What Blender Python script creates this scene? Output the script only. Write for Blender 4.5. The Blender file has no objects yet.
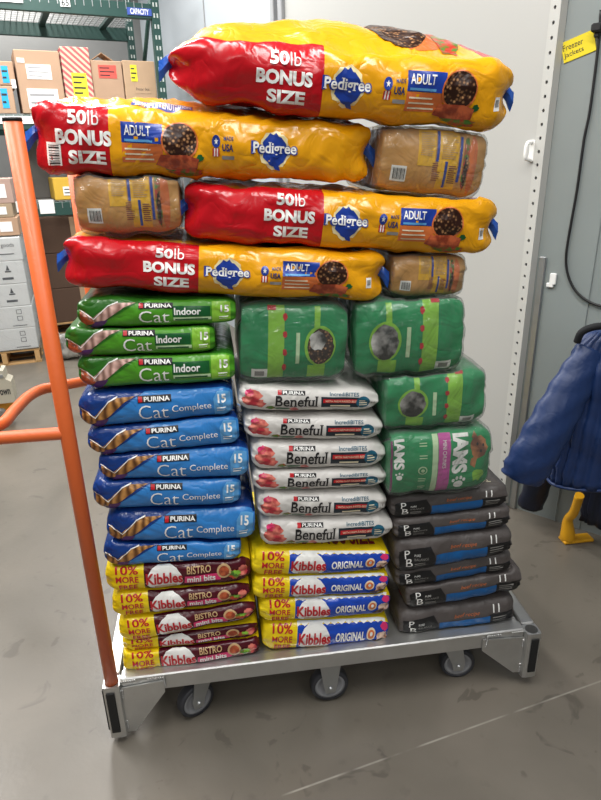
import bpy, bmesh, math, random
import numpy as np
from mathutils import Vector, Matrix
from mathutils.geometry import tessellate_polygon
PI = math.pi
scene = bpy.context.scene
col = scene.collection

# ------------------------------------------------------------------ camera
FPX = 610.0; CAM_H = 1.70; PITCH = math.radians(21.5); ROLL = math.radians(-1.3); YAW = math.radians(7.7)
C0 = np.array([0.4002, -1.4899, CAM_H])
def _axes():
    fw = np.array([0, math.cos(PITCH), -math.sin(PITCH)]); u0 = np.array([0, math.sin(PITCH), math.cos(PITCH)]); r0 = np.array([1., 0, 0])
    r = r0*math.cos(ROLL)+u0*math.sin(ROLL); u = -r0*math.sin(ROLL)+u0*math.cos(ROLL)
    c, s = math.cos(YAW), math.sin(YAW)
    Rz = np.array([[c, s, 0], [-s, c, 0], [0, 0, 1]])
    return Rz@r, Rz@u, Rz@fw
CR, CU, CF = _axes()
cam_d = bpy.data.cameras.new('camera'); cam = bpy.data.objects.new('camera', cam_d); col.objects.link(cam)
cam_d.sensor_fit = 'VERTICAL'; cam_d.sensor_height = 36.0; cam_d.lens = 36.0*FPX/800.0; cam_d.clip_start = 0.05
cam.matrix_world = Matrix(((CR[0], CU[0], -CF[0], C0[0]), (CR[1], CU[1], -CF[1], C0[1]), (CR[2], CU[2], -CF[2], C0[2]), (0, 0, 0, 1)))
scene.camera = cam
def _ray(x, y): return CR*(x-300.5)-CU*(y-400)+CF*FPX
def onz(x, y, z):
    d = _ray(x, y); return C0+d*(z-C0[2])/d[2]
def ony(x, y, yy):
    d = _ray(x, y); return C0+d*(yy-C0[1])/d[1]
def onplane(x, y, P, N):
    d = _ray(x, y); P = np.array(P); N = np.array(N); return C0+d*(((P-C0)@N)/(d@N))

# ------------------------------------------------------------------ world, lamps, exposure
scene.view_settings.view_transform = 'Standard'; scene.view_settings.look = 'None'
scene.view_settings.exposure = 0.1; scene.view_settings.gamma = 1.0
try: scene.view_settings.use_curve_mapping = False
except Exception: pass
world = bpy.data.worlds.new('warehouse_air'); scene.world = world; world.use_nodes = True
world.node_tree.nodes['Background'].inputs[0].default_value = (0.92, 0.96, 1.0, 1)
world.node_tree.nodes['Background'].inputs[1].default_value = 0.11
def strip_lamp(name, loc, sx, sy, power, rz=0, color=(1, 0.985, 0.96)):
    l = bpy.data.lights.new(name, 'AREA'); l.shape = 'RECTANGLE'; l.size = sx; l.size_y = sy; l.energy = power; l.color = color
    o = bpy.data.objects.new(name, l); o.location = loc; o.rotation_euler = (0, 0, rz); col.objects.link(o); return o
GRID = math.radians(17.3)
strip_lamp('ceiling_strip_lamp', (0.2, -4.6, 4.1), 0.35, 3.4, 42, GRID)
strip_lamp('ceiling_strip_lamp', (2.2, -3.8, 4.1), 0.35, 3.4, 34, GRID)
strip_lamp('ceiling_strip_lamp', (-1.8, -4.2, 4.1), 0.35, 3.4, 34, GRID)
strip_lamp('ceiling_strip_lamp', (-0.9, -0.1, 3.9), 0.35, 3.4, 104, GRID)
strip_lamp('ceiling_strip_lamp', (0.9, -0.6, 3.9), 0.35, 3.4, 80, GRID)
strip_lamp('ceiling_strip_lamp', (-0.6, 3.8, 4.1), 0.35, 3.4, 160, GRID)
strip_lamp('ceiling_strip_lamp', (-2.2, 6.9, 3.9), 0.35, 2.4, 60, GRID+PI/2)  # added fill lamp, no known fixture here; lightens the wall behind the rack
strip_lamp('ceiling_strip_lamp', (-2.6, 2.8, 4.1), 0.35, 3.4, 160, GRID)

# ------------------------------------------------------------------ materials
MATS = {}
def srgb(c):
    if isinstance(c, str): c = [int(c[i:i+2], 16)/255 for i in (0, 2, 4)]
    return tuple((v/12.92 if v <= 0.04045 else ((v+0.055)/1.055)**2.4) for v in c)+(1.0,)
def nn(t, kind, **kw):
    n = t.nodes.new(kind)
    for k, v in kw.items():
        if k in n.inputs.keys(): n.inputs[k].default_value = v
        else: setattr(n, k, v)
    return n
def mat(name, color, rough=0.5, metal=0.0, var=0.08, vscale=6.0, bump=0.0, bscale=40.0, coat=0.0, color2=None, pattern=None, pscale=30.0, spec=0.5, crease=False):
    """principled material; noise tints the colour, noise bumps the surface; pattern = voronoi / wave mixes color2 in"""
    if name in MATS: return MATS[name]
    m = bpy.data.materials.new(name); m.use_nodes = True; t = m.node_tree
    b = t.nodes['Principled BSDF']; b.inputs['Roughness'].default_value = rough; b.inputs['Metallic'].default_value = metal
    b.inputs['Specular IOR Level'].default_value = spec
    if coat: b.inputs['Coat Weight'].default_value = coat; b.inputs['Coat Roughness'].default_value = 0.12
    tc = nn(t, 'ShaderNodeTexCoord')
    c = srgb(color)
    nz = nn(t, 'ShaderNodeTexNoise', Scale=vscale, Detail=3.0); t.links.new(tc.outputs['Object'], nz.inputs['Vector'])
    mx = nn(t, 'ShaderNodeMix', data_type='RGBA')
    lo = tuple(max(0, v*(1-var)) for v in c[:3])+(1,); hi = tuple(min(1, v*(1+var)) for v in c[:3])+(1,)
    mx.inputs[6].default_value = lo; mx.inputs[7].default_value = hi
    t.links.new(nz.outputs['Fac'], mx.inputs[0])
    out = mx.outputs[2]
    if pattern:
        if pattern == 'voronoi':
            p = nn(t, 'ShaderNodeTexVoronoi', Scale=pscale); fac = p.outputs['Color']
            sep = nn(t, 'ShaderNodeSeparateColor'); t.links.new(p.outputs['Color'], sep.inputs[0])
            r = nn(t, 'ShaderNodeMapRange'); r.inputs[1].default_value = 0.12; r.inputs[2].default_value = 0.5; r.inputs[3].default_value = 1.0; r.inputs[4].default_value = 0.0; t.links.new(p.outputs['Distance'], r.inputs[0])
            r2 = nn(t, 'ShaderNodeMath', operation='MULTIPLY'); t.links.new(r.outputs[0], r2.inputs[0]); t.links.new(sep.outputs[0], r2.inputs[1]); fo = r2.outputs[0]
        elif pattern == 'wave':
            p = nn(t, 'ShaderNodeTexWave', Scale=pscale, Distortion=6.0, Detail=2.0); fo = p.outputs['Fac']
        elif pattern == 'stripe':
            p = nn(t, 'ShaderNodeTexWave', Scale=pscale, Distortion=0.0, Detail=0.0)
            r = nn(t, 'ShaderNodeMath', operation='GREATER_THAN'); r.inputs[1].default_value = 0.5; t.links.new(p.outputs['Fac'], r.inputs[0]); fo = r.outputs[0]
        else:
            p = nn(t, 'ShaderNodeTexNoise', Scale=pscale, Detail=4.0)
            r = nn(t, 'ShaderNodeMapRange'); r.inputs[1].default_value = 0.42; r.inputs[2].default_value = 0.58; t.links.new(p.outputs['Fac'], r.inputs[0]); fo = r.outputs[0]
        t.links.new(tc.outputs['Object'], p.inputs['Vector'])
        m2 = nn(t, 'ShaderNodeMix', data_type='RGBA'); m2.inputs[7].default_value = srgb(color2)
        t.links.new(fo, m2.inputs[0]); t.links.new(out, m2.inputs[6]); out = m2.outputs[2]
    t.links.new(out, b.inputs['Base Color'])
    if bump:
        bn = nn(t, 'ShaderNodeTexNoise', Scale=bscale, Detail=2.0 if crease else 3.0, Distortion=0.9 if crease else 0.6); t.links.new(tc.outputs['Object'], bn.inputs['Vector'])
        ho = bn.outputs['Fac']
        if crease:      # folds of a thin film: ridges where the noise crosses its middle
            sb = nn(t, 'ShaderNodeMath', operation='SUBTRACT'); sb.inputs[1].default_value = 0.5; t.links.new(ho, sb.inputs[0])
            ab = nn(t, 'ShaderNodeMath', operation='ABSOLUTE'); t.links.new(sb.outputs[0], ab.inputs[0]); ho = ab.outputs[0]
        bp = nn(t, 'ShaderNodeBump', Strength=bump, Distance=0.02 if crease else 0.01); t.links.new(ho, bp.inputs['Height']); t.links.new(bp.outputs['Normal'], b.inputs['Normal'])
    MATS[name] = m; return m
def film(name, color, **kw):   # printed plastic film: glossy, crinkled
    a = dict(rough=0.22, var=0.06, bump=0.5, bscale=13.0, spec=0.5, crease=True); a.update(kw); return mat(name, color, **a)
def ink(name, color, **kw):
    a = dict(rough=0.28, var=0.04, bump=0.45, bscale=13.0, crease=True); a.update(kw); return mat(name, color, **a)
def wrap_mat(name, tint, base=0.1):
    m = bpy.data.materials.new(name); m.use_nodes = True; t = m.node_tree; t.nodes.clear()
    o = nn(t, 'ShaderNodeOutputMaterial'); tr = nn(t, 'ShaderNodeBsdfTransparent'); tr.inputs[0].default_value = tint
    gl = nn(t, 'ShaderNodeBsdfPrincipled'); gl.inputs['Base Color'].default_value = (0.28, 0.30, 0.29, 1); gl.inputs['Roughness'].default_value = 0.13; gl.inputs['Specular IOR Level'].default_value = 1.0
    tc = nn(t, 'ShaderNodeTexCoord'); nz = nn(t, 'ShaderNodeTexNoise', Scale=8.0, Detail=3.0, Distortion=1.2); t.links.new(tc.outputs['Object'], nz.inputs['Vector'])
    sb = nn(t, 'ShaderNodeMath', operation='SUBTRACT'); sb.inputs[1].default_value = 0.5; t.links.new(nz.outputs['Fac'], sb.inputs[0])
    ab = nn(t, 'ShaderNodeMath', operation='ABSOLUTE'); t.links.new(sb.outputs[0], ab.inputs[0])
    bp = nn(t, 'ShaderNodeBump', Strength=1.0, Distance=0.035); t.links.new(ab.outputs[0], bp.inputs['Height']); t.links.new(bp.outputs['Normal'], gl.inputs['Normal'])
    lw = nn(t, 'ShaderNodeLayerWeight', Blend=0.3); t.links.new(bp.outputs['Normal'], lw.inputs['Normal'])
    ad = nn(t, 'ShaderNodeMath', operation='MULTIPLY_ADD'); ad.inputs[1].default_value = 0.45; ad.inputs[2].default_value = base; t.links.new(lw.outputs['Facing'], ad.inputs[0]); ad.use_clamp = True
    mx = nn(t, 'ShaderNodeMixShader'); t.links.new(ad.outputs[0], mx.inputs[0]); t.links.new(tr.outputs[0], mx.inputs[1]); t.links.new(gl.outputs[0], mx.inputs[2])
    t.links.new(mx.outputs[0], o.inputs[0]); return m
WRAP = wrap_mat('clear_plastic_wrap', (0.97, 0.98, 0.97, 1), 0.12)
WRAP2 = wrap_mat('stretch_film', (0.95, 0.96, 0.97, 1), 0.10)

M_orange = mat('orange_enamel', 'DA6630', rough=0.42, var=0.06, vscale=9, bump=0.05, bscale=60)
M_alu = mat('welded_aluminium', 'C4C4C2', rough=0.36, metal=0.85, var=0.14, vscale=14, bump=0.08, bscale=50)
M_steel = mat('zinc_steel', 'B0B2B2', rough=0.4, metal=0.8, var=0.12, vscale=20)
M_rubber = mat('black_rubber', '161616', rough=0.7, var=0.2)
M_tread = mat('grey_wheel_tread', '34353A', rough=0.55, var=0.1)
M_wheel = mat('pale_grey_wheel_core', '8C8D90', rough=0.5, var=0.15)
M_black = mat('black_plastic', '1A1A1C', rough=0.45)
M_blue_tape = ink('blue_tape', '1F57B8', rough=0.3)
M_white_paper = mat('white_paper', 'F2F2EF', rough=0.6, var=0.02)
M_print_black = mat('black_print', '2A2A2C', rough=0.55)
M_cardboard = mat('cardboard', 'B4947A', rough=0.85, var=0.1, vscale=5)
M_cardboard_b = mat('tan_cardboard', 'B89A7C', rough=0.85, var=0.12, vscale=7)
M_green_steel = mat('dark_green_rack_enamel', '23453F', rough=0.45, var=0.1)
M_wood = mat('pallet_wood', 'C09A68', rough=0.85, var=0.2, vscale=18)

# ------------------------------------------------------------------ object helpers
def tag(o, label=None, cat=None, group=None, kind=None):
    if label: o['label'] = label
    if cat: o['category'] = cat
    if group: o['group'] = group
    if kind: o['kind'] = kind
    return o
def empty(name, loc, label, cat, group=None, rot=(0, 0, 0)):
    o = bpy.data.objects.new(name, None); o.empty_display_size = 0.05; o.location = Vector([float(v) for v in loc]); o.rotation_euler = rot; col.objects.link(o)
    return tag(o, label, cat, group)
def link(name, me, parent=None, mats=None, smooth=False):
    o = bpy.data.objects.new(name, me); col.objects.link(o)
    if parent is not None: o.parent = parent
    for m in (mats or []): me.materials.append(m)
    if smooth: me.polygons.foreach_set('use_smooth', [True]*len(me.polygons))
    return o
def obj(name, bm, mats, parent=None, smooth=False, loc=None):
    me = bpy.data.meshes.new(name); bm.normal_update(); bm.to_mesh(me); bm.free()
    o = link(name, me, parent, mats if isinstance(mats, (list, tuple)) else [mats], smooth)
    if loc is not None: o.location = loc
    return o
def box(bm, c, s, rot=None, bevel=0.0, mi=0, seg=1):
    g = bmesh.ops.create_cube(bm, size=1.0)
    vs = g['verts']
    M = Matrix.Translation(Vector([float(v) for v in c]))
    if rot is not None: M = M @ rot
    M = M @ Matrix.Diagonal((float(s[0]), float(s[1]), float(s[2]), 1))
    bmesh.ops.transform(bm, matrix=M, verts=vs)
    fs = list({f for v in vs for f in v.link_faces})
    if bevel:
        es = list({e for f in fs for e in f.edges})
        r = bmesh.ops.bevel(bm, geom=es, offset=bevel, segments=seg, affect='EDGES', profile=0.5)
        fs = [f for f in bm.faces if f.is_valid and (f in r['faces'] or f in fs)]
    for f in fs:
        if f.is_valid: f.material_index = mi
def tube(bm, pts, rad, n=14, mi=0, cap=True):
    pts = [Vector([float(c) for c in p]) for p in pts]
    rads = rad if isinstance(rad, (list, tuple)) else [rad]*len(pts)
    rings = []; up = None
    for i, p in enumerate(pts):
        d = (pts[min(i+1, len(pts)-1)]-pts[max(i-1, 0)]).normalized()
        if up is None:
            up = Vector((0, 0, 1)) if abs(d.z) < 0.9 else Vector((0, 1, 0))
        a = d.cross(up).normalized(); up = a.cross(d).normalized()
        rings.append([bm.verts.new(p+(a*math.cos(2*PI*k/n)+up*math.sin(2*PI*k/n))*rads[i]) for k in range(n)])
    for i in range(len(rings)-1):
        for k in range(n):
            f = bm.faces.new((rings[i][k], rings[i][(k+1) % n], rings[i+1][(k+1) % n], rings[i+1][k])); f.material_index = mi; f.smooth = True
    if cap:
        for r, fl in ((rings[0], False), (rings[-1], True)):
            f = bm.faces.new(r if fl else r[::-1]); f.material_index = mi
    return rings
def smooth_path(pts, n=8):
    P = [np.array(p, float) for p in pts]; out = []
    for i in range(len(P)-1):
        p0 = P[max(i-1, 0)]; p1 = P[i]; p2 = P[i+1]; p3 = P[min(i+2, len(P)-1)]
        for k in range(n):
            t = k/n
            out.append(0.5*((2*p1)+(-p0+p2)*t+(2*p0-5*p1+4*p2-p3)*t*t+(-p0+3*p1-3*p2+p3)*t**3))
    out.append(P[-1]); return out
def lathe(bm, prof, M, n=24, mi=0):
    """prof: (radius, along-axis) pairs, turned about local X, closed loop"""
    rings = []
    for r, x in prof:
        rings.append([bm.verts.new(M @ Vector((x, r*math.cos(2*PI*k/n), r*math.sin(2*PI*k/n)))) for k in range(n)])
    for i in range(len(rings)-1):
        for k in range(n):
            f = bm.faces.new((rings[i][k], rings[i+1][k], rings[i+1][(k+1) % n], rings[i][(k+1) % n])); f.material_index = mi; f.smooth = True
def prism(bm, poly, y0, y1, M=None, mi=0):
    """poly in local XZ, extruded along Y"""
    M = M or Matrix()
    a = [bm.verts.new(M @ Vector((p[0], y0, p[1]))) for p in poly]; b = [bm.verts.new(M @ Vector((p[0], y1, p[1]))) for p in poly]
    n = len(poly)
    for f in ([a, b[::-1]] + [[a[i], b[i], b[(i+1) % n], a[(i+1) % n]][::-1] for i in range(n)]):
        fc = bm.faces.new(f); fc.material_index = mi
    bmesh.ops.recalc_face_normals(bm, faces=bm.faces[:])

# ------------------------------------------------------------------ flat print: lettering and shapes as 2D polygons
_tc = {}
def text2d(s, weight=0.0, serif=False, shear=0.0, space=1.0):
    key = (s, weight, serif, shear, space)
    if key in _tc: return _tc[key]
    cu = bpy.data.curves.new('t', 'FONT'); cu.body = s; cu.offset = weight; cu.resolution_u = 3; cu.shear = shear; cu.space_character = space
    cu.fill_mode = 'FRONT'
    ob = bpy.data.objects.new('t', cu); col.objects.link(ob)
    dg = bpy.context.evaluated_depsgraph_get(); ev = ob.evaluated_get(dg); me = ev.to_mesh()
    V = [(v.co.x, v.co.y) for v in me.vertices]; F = [tuple(p.vertices) for p in me.polygons]
    ec = {}
    for p in me.polygons:
        for e in p.edge_keys: ec[e] = ec.get(e, 0)+1
    ev.to_mesh_clear(); bpy.data.objects.remove(ob); bpy.data.curves.remove(cu)
    if serif and V:
        ys = [v[1] for v in V]; y0, y1 = min(0, min(ys)), max(ys)
        for (a, b), c in ec.items():
            if c != 1: continue
            p, q = V[a], V[b]
            if abs(p[1]-q[1]) < 0.004 and 0.04 < abs(p[0]-q[0]) < 0.2:
                yb = p[1]; near0 = abs(yb) < 0.05+weight
                if not near0 and yb < 0.4: continue
                xa, xb = min(p[0], q[0])-0.06, max(p[0], q[0])+0.06
                ya, yb2 = (yb, yb+0.05) if near0 else (yb-0.05, yb)
                k = len(V); V += [(xa, ya), (xb, ya), (xb, yb2), (xa, yb2)]; F.append((k, k+1, k+2, k+3))
    A = np.array(V) if V else np.zeros((0, 2)); _tc[key] = (A, F); return A, F
class Print:
    """collects coloured 2D shapes in the unit frame of one face of a bag or box"""
    def __init__(s): s.parts = {}
    def add(s, part, m, V, F, layer, face='front'):
        s.parts.setdefault((part, face), []).append((np.array(V, float), F, m, layer))
    def poly(s, part, m, pts, layer=1, face='front'): s.add(part, m, pts, [tuple(range(len(pts)))], layer, face)
    def rect(s, part, m, x0, y0, x1, y1, layer=1, face='front', sk=0.0):
        s.poly(part, m, [(x0, y0), (x1, y0), (x1+sk, y1), (x0+sk, y1)], layer, face)
    def ell(s, part, m, cx, cy, rx, ry, layer=1, face='front', n=20, wob=0.0, seed=0, a0=0, a1=2*PI):
        rr = random.Random(seed)
        s.poly(part, m, [(cx+rx*(1+wob*rr.uniform(-1, 1))*math.cos(a0+(a1-a0)*k/n), cy+ry*(1+wob*rr.uniform(-1, 1))*math.sin(a0+(a1-a0)*k/n)) for k in range(n + (0 if a1-a0 > 6.2 else 1))], layer, face)
    def text(s, part, m, t, x0, y0, x1, y1, layer=2, weight=0.0, face='front', serif=False, rot=0, **kw):
        V, F = text2d(t, weight, serif, **kw)
        if not len(V): return
        lo = V.min(0); hi = V.max(0); W = (V-lo)/(hi-lo)
        if rot == 90: W = np.stack([W[:, 1], 1-W[:, 0]], 1)      # reads top to bottom
        s.add(part, m, np.array([x0, y0])+W*np.array([x1-x0, y1-y0]), F, layer, face)
    def lines(s, part, m, x0, y0, x1, y1, n, layer=2, face='front', seed=0, duty=0.5):
        rr = random.Random(seed); h = (y1-y0)/n
        for i in range(n): s.rect(part, m, x0, y0+i*h, x0+(x1-x0)*rr.uniform(0.7, 1), y0+i*h+h*duty, layer, face)
    def build(s, grid):
        """cuts everything along the body's own grid lines so the print lies on the body"""
        out = {}
        for (part, face), items in s.parts.items():
            mats = []; idx = {}; V = []; F = []; L = []; MI = []
            gx, gy = grid(face)
            for P2, F2, m, lay in items:
                if m not in mats: mats.append(m)
                for f in F2:
                    ring = [P2[i] for i in f]
                    tris = [tuple(range(3))] if len(f) == 3 else tessellate_polygon([[Vector((p[0], p[1], 0)) for p in ring]])
                    polys = [[tuple(ring[i]) for i in t] for t in tris]
                    for ax, lines in ((0, gx), (1, gy)):
                        res = []
                        for pl in polys:
                            lo, hi = min(p[ax] for p in pl), max(p[ax] for p in pl)
                            for q in lines:
                                if not lo+1e-6 < q < hi-1e-6: continue
                                left, right = [], []
                                for k in range(len(pl)):
                                    p, r = pl[k], pl[(k+1) % len(pl)]
                                    if p[ax] <= q+1e-9: left.append(p)
                                    if p[ax] >= q-1e-9: right.append(p)
                                    if (p[ax]-q)*(r[ax]-q) < -1e-16:
                                        u = (q-p[ax])/(r[ax]-p[ax]); c = (p[0]+(r[0]-p[0])*u, p[1]+(r[1]-p[1])*u); left.append(c); right.append(c)
                                if len(left) > 2: res.append(left)
                                pl = right
                            if len(pl) > 2: res.append(pl)
                        polys = res
                    for pl in polys:
                        ar = sum(pl[k][0]*pl[(k+1) % len(pl)][1]-pl[(k+1) % len(pl)][0]*pl[k][1] for k in range(len(pl)))
                        if abs(ar) < 1e-9: continue
                        if ar < 0: pl = pl[::-1]
                        ids = []
                        for p in pl:
                            key = (round(p[0], 5), round(p[1], 5), lay, mats.index(m))
                            if key not in idx: idx[key] = len(V); V.append(p); L.append(lay)
                            if not ids or ids[-1] != idx[key]: ids.append(idx[key])
                        if len(ids) > 2 and ids[0] == ids[-1]: ids.pop()
                        if len(ids) > 2: F.append(ids); MI.append(mats.index(m))
            out[(part, face)] = (np.array(V), F, np.array(L), MI, mats)
        return out

# ------------------------------------------------------------------ bags
class Bag:
    def __init__(s, L, H0, H1, D, seed=0, ry=None, nexp=3.0, wl=0.05, wr=0.05, pl=0.35, pr=0.35, pw=1.6, tapy=0.03, crown=0.05, bulge=0.006,
                 bend=0.0, amp=0.003, ends=0.006, grow=0.0, droop=0.0, kink=None, wav=None, notch=0.0):
        s.__dict__.update(locals()); rr = random.Random(seed); s.ry = ry or 0.36*0.5*(H0+H1)
        s.wv = []
        for k in range(9):
            wl_ = rr.uniform(0.045, 0.22) if wav is None else rr.uniform(*wav); th = rr.uniform(0, 2*PI); ph = rr.uniform(0, 2*PI)
            s.wv.append((2*PI/wl_*math.cos(th), 2*PI/wl_*math.sin(th)*0.8, ph, rr.uniform(0, 2*PI), wl_/0.2))
        s.ph = rr.uniform(0, 6)
    def noise(s, X, Y, Z):
        a = np.zeros_like(X); q = Z+0.8*Y
        for kx, kz, p, p2, w in s.wv: a += w*np.sin(kx*X+kz*q+p+0.6*np.sin(14*X+p2))
        r = np.zeros_like(X)
        for kx, kz, p, p2, w in s.wv[:4]: r += (1-2*np.abs(np.sin(0.7*kx*X+1.1*kz*q+p2)))*0.35
        return s.amp*(a*0.45+r)
    def e(s, t):
        d = t*s.L
        def q(d, w, p):
            x = np.clip(d/w, 0, 1); return p+(1-p)*(1-(1-x)**s.pw)**(1/s.pw)
        return q(d, s.wl, s.pl)*q(s.L-d, s.wr, s.pr)
    def surf(s, face, t, v, off=0.0):
        t = np.asarray(t, float); v = np.asarray(v, float); tt = np.clip(t, 0, 1); e = s.e(tt); hz = 0.5*(s.H0+(s.H1-s.H0)*tt)*e; g = s.grow
        y0 = s.tapy*(1-e); ry = s.ry*(0.4+0.6*e)
        av = np.clip(np.abs(v), 0, 1); n = s.nexp; Z0 = np.zeros_like(t); sg = np.sign(v)
        if face in ('front', 'back'):
            yy = ry*(1-(1-av**n)**(1/n)); z = hz*np.clip(v, -1, 1); y = y0+yy-s.bulge*np.sin(PI*tt)*(1-av**2)
            y = y+s.notch*(np.exp(-tt*s.L/0.028)+np.exp(-(1-tt)*s.L/0.028))*(1-av)
            ny = -(1-av**4); nz = sg*av**4
            if face == 'back': y = s.D-y; ny = -ny
        else:
            y = y0+ry+np.clip(v, 0, 1)*(s.D-2*y0-2*ry); sgn = 1 if face == 'top' else -1
            z = sgn*hz*(1+(s.crown*np.sin(PI*tt)**0.8 if sgn > 0 else 0.0)*np.sin(PI*np.clip(v, 0, 1))); ny = Z0; nz = Z0+sgn
        X = (tt-0.5)*s.L
        ed = np.exp(-tt*s.L/0.035)+np.exp(-(1-tt)*s.L/0.035)
        dsp = s.noise(X, y, z)*(1-0.5*ed)+s.ends*ed*np.sin(z*170+s.ph+3*np.sin(z*60+X*40))*(ny*ny)
        k = off+g+dsp
        z = z+nz*k+s.bend*np.sin(PI*tt)-s.droop*(np.abs(2*tt-1)**3)
        if s.kink: z = z+s.kink[1]*(np.abs(tt-s.kink[0]))*s.L; 
        return np.stack([X, y+ny*k, z], -1)
    NX, NV, NT = 76, 14, 9
    @classmethod
    def tx(c): q = np.linspace(0, 1, c.NX+1); return q-0.62*np.sin(2*PI*q)/(2*PI)
    @classmethod
    def vx(c): return np.sin(np.linspace(-PI/2, PI/2, c.NV+1))
    @classmethod
    def grid(c, face):
        return (list(c.tx()), list(c.vx())) if face in ('front', 'back') else (list(c.tx()), list(np.linspace(0, 1, c.NT+1)))
    def body(s, name, zone, mats, parent, off=0.0, extra=()):
        T = s.tx() if not extra else np.array(sorted(list(s.tx())+list(extra))); V = s.vx(); W = np.linspace(0, 1, s.NT+1)
        loop = [('front', v) for v in V]+[('top', w) for w in W[1:]]+[('back', v) for v in V[::-1][1:]]+[('bottom', w) for w in W[::-1][1:-1]]
        n = len(loop); pts = np.zeros((len(T), n, 3))
        for j, (f, v) in enumerate(loop): pts[:, j] = s.surf(f, T, np.full_like(T, v), off)
        me = bpy.data.meshes.new(name); P = pts.reshape(-1, 3)
        c0 = pts[0].mean(0); c1 = pts[-1].mean(0); c0[0] -= 0.004; c1[0] += 0.004
        P = np.vstack([P, c0, c1]); F = []; MI = []
        for i in range(len(T)-1):
            tc = 0.5*(T[i]+T[i+1])
            for j in range(n):
                j2 = (j+1) % n; F.append((i*n+j, (i+1)*n+j, (i+1)*n+j2, i*n+j2))
                f, v = loop[j]; f2, v2 = loop[j2]
                if f == f2: vv = 0.5*(v+v2); ff = f
                else: ff, vv = f2, v2
                MI.append(zone(tc, ff, vv) if zone else 0)
        a = len(P)-2; b = len(P)-1; k = (len(T)-1)*n
        for j in range(n):
            j2 = (j+1) % n; F.append((a, j, j2)); MI.append(zone(0, 'end', 0) if zone else 0); F.append((b, k+j2, k+j)); MI.append(zone(1, 'end', 0) if zone else 0)
        me.from_pydata(P.tolist(), [], F); me.polygons.foreach_set('material_index', MI)
        return link(name, me, parent, mats, True)
    OFF = {1: 0.0008, 2: 0.0018, 3: 0.0028, 4: 0.0038}
    def prints(s, built, parent, labels=None, base=0.0):
        for (part, face), (V, F, L, MI, mats) in built.items():
            off = base+np.array([s.OFF[int(l)] for l in L]); gx, gy = [np.array(q) for q in s.grid(face)]
            def cell(g, x):
                i = np.clip(np.searchsorted(g, x, side='right')-1, 0, len(g)-2); return g[i], g[i+1], np.clip((x-g[i])/(g[i+1]-g[i]), 0, 1)[:, None]
            xa, xb, u = cell(gx, V[:, 0]); ya, yb, w = cell(gy, V[:, 1])     # the print follows the body's own facets
            P = (s.surf(face, xa, ya, off)*(1-u)+s.surf(face, xb, ya, off)*u)*(1-w)+(s.surf(face, xa, yb, off)*(1-u)+s.surf(face, xb, yb, off)*u)*w
            if face == 'back': F = [f[::-1] for f in F]
            me = bpy.data.meshes.new(part); me.from_pydata(P.tolist(), [], F); me.polygons.foreach_set('material_index', MI)
            o = link(part, me, parent, mats, True)
            if labels and part in labels: o['label'] = labels[part]

# ---- inks
I_white = ink('white_ink', 'F4F4F0'); I_red = ink('red_ink', 'C01C26'); I_black = ink('black_ink', '1B1A1C'); I_blue = ink('blue_ink', '1E3F9E')
I_cream = ink('cream_ink', 'E9DDBE'); I_orange = ink('orange_ink', 'D8733A'); I_purple = ink('purple_ink', '56296E'); I_navy = ink('navy_ink', '12306B')
I_lblue = ink('light_blue_ink', '5C9FD6'); I_lgreen = ink('lime_ink', '8CC63F'); I_dgreen = ink('dark_green_ink', '15592B'); I_pink = ink('pink_ink', 'D8326E')
I_tan = ink('tan_ink', 'C9A679'); I_teal = ink('teal_ink', '1E5C74'); I_dteal = ink('dark_slate_ink', '1E2C36'); I_grey = ink('grey_ink', '8E8C88')
I_palegreen = ink('pale_green_ink', 'C5E0B4'); I_maroon = ink('maroon_ink', '7A1420'); I_magenta = ink('magenta_ink', 'C04C9C'); I_skyblue = ink('strong_blue_ink', '125C9C')
I_kibble = ink('kibble_picture_ink', '2E150B', color2='D09A68', pattern='voronoi', pscale=120)
I_tabby = ink('tabby_fur_ink', 'C08A4C', color2='5E3A1E', pattern='wave', pscale=16)
I_pinkcat = ink('pale_cat_fur_ink', 'D9B2A6', color2='8A6A5E', pattern='wave', pscale=18)
I_meat = ink('meat_picture_ink', '8E3A24', color2='C8643C', pattern='noise', pscale=40)
I_flower = ink('red_meat_picture_ink', 'B0303C', color2='E08070', pattern='noise', pscale=34)
F_panel = ink('bright_yellow_panel_ink', 'F0B828')
I_veg = ink('vegetable_picture_ink', '4C7A2A', color2='B83A2A', pattern='noise', pscale=60)
I_dogpic = ink('spaniel_picture_ink', '2A2826', color2='D8D4D0', pattern='noise', pscale=11)
I_dogpic2 = ink('terrier_picture_ink', 'B8784A', color2='6E4028', pattern='noise', pscale=22)
I_mix = ink('dog_picture_ink', '8A5A40', color2='E6C8B4', pattern='noise', pscale=45)

# ---- films
F_yel = film('yellow_film', 'EBA512'); F_red = film('red_film', 'BE101C'); F_tipyel = film('amber_film', 'D98A12')
F_green = film('green_film', '4F9A26', rough=0.28); F_dgreen = film('deep_green_film', '2C6A1E', rough=0.28)
F_blue = film('blue_film', '3480C8', rough=0.25); F_navy = film('navy_film', '153A80', rough=0.25)
F_white = film('white_film', 'D8D5D0', rough=0.32); F_kyel = film('lemon_film', 'F2D51A', rough=0.25); F_kblue = film('royal_blue_film', '1C47B4', rough=0.25)
F_maroon = film('maroon_film', '4E0E1C', rough=0.25); F_char = mat('charcoal_paper', '544E4C', rough=0.48, var=0.12, vscale=18, bump=0.5, bscale=30); F_blk = mat('black_paper', '18181A', rough=0.42, bump=0.4, bscale=30)
F_brown = film('ochre_film', 'CF9850', rough=0.3); F_igreen = film('emerald_film', '158C52', rough=0.3)

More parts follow.
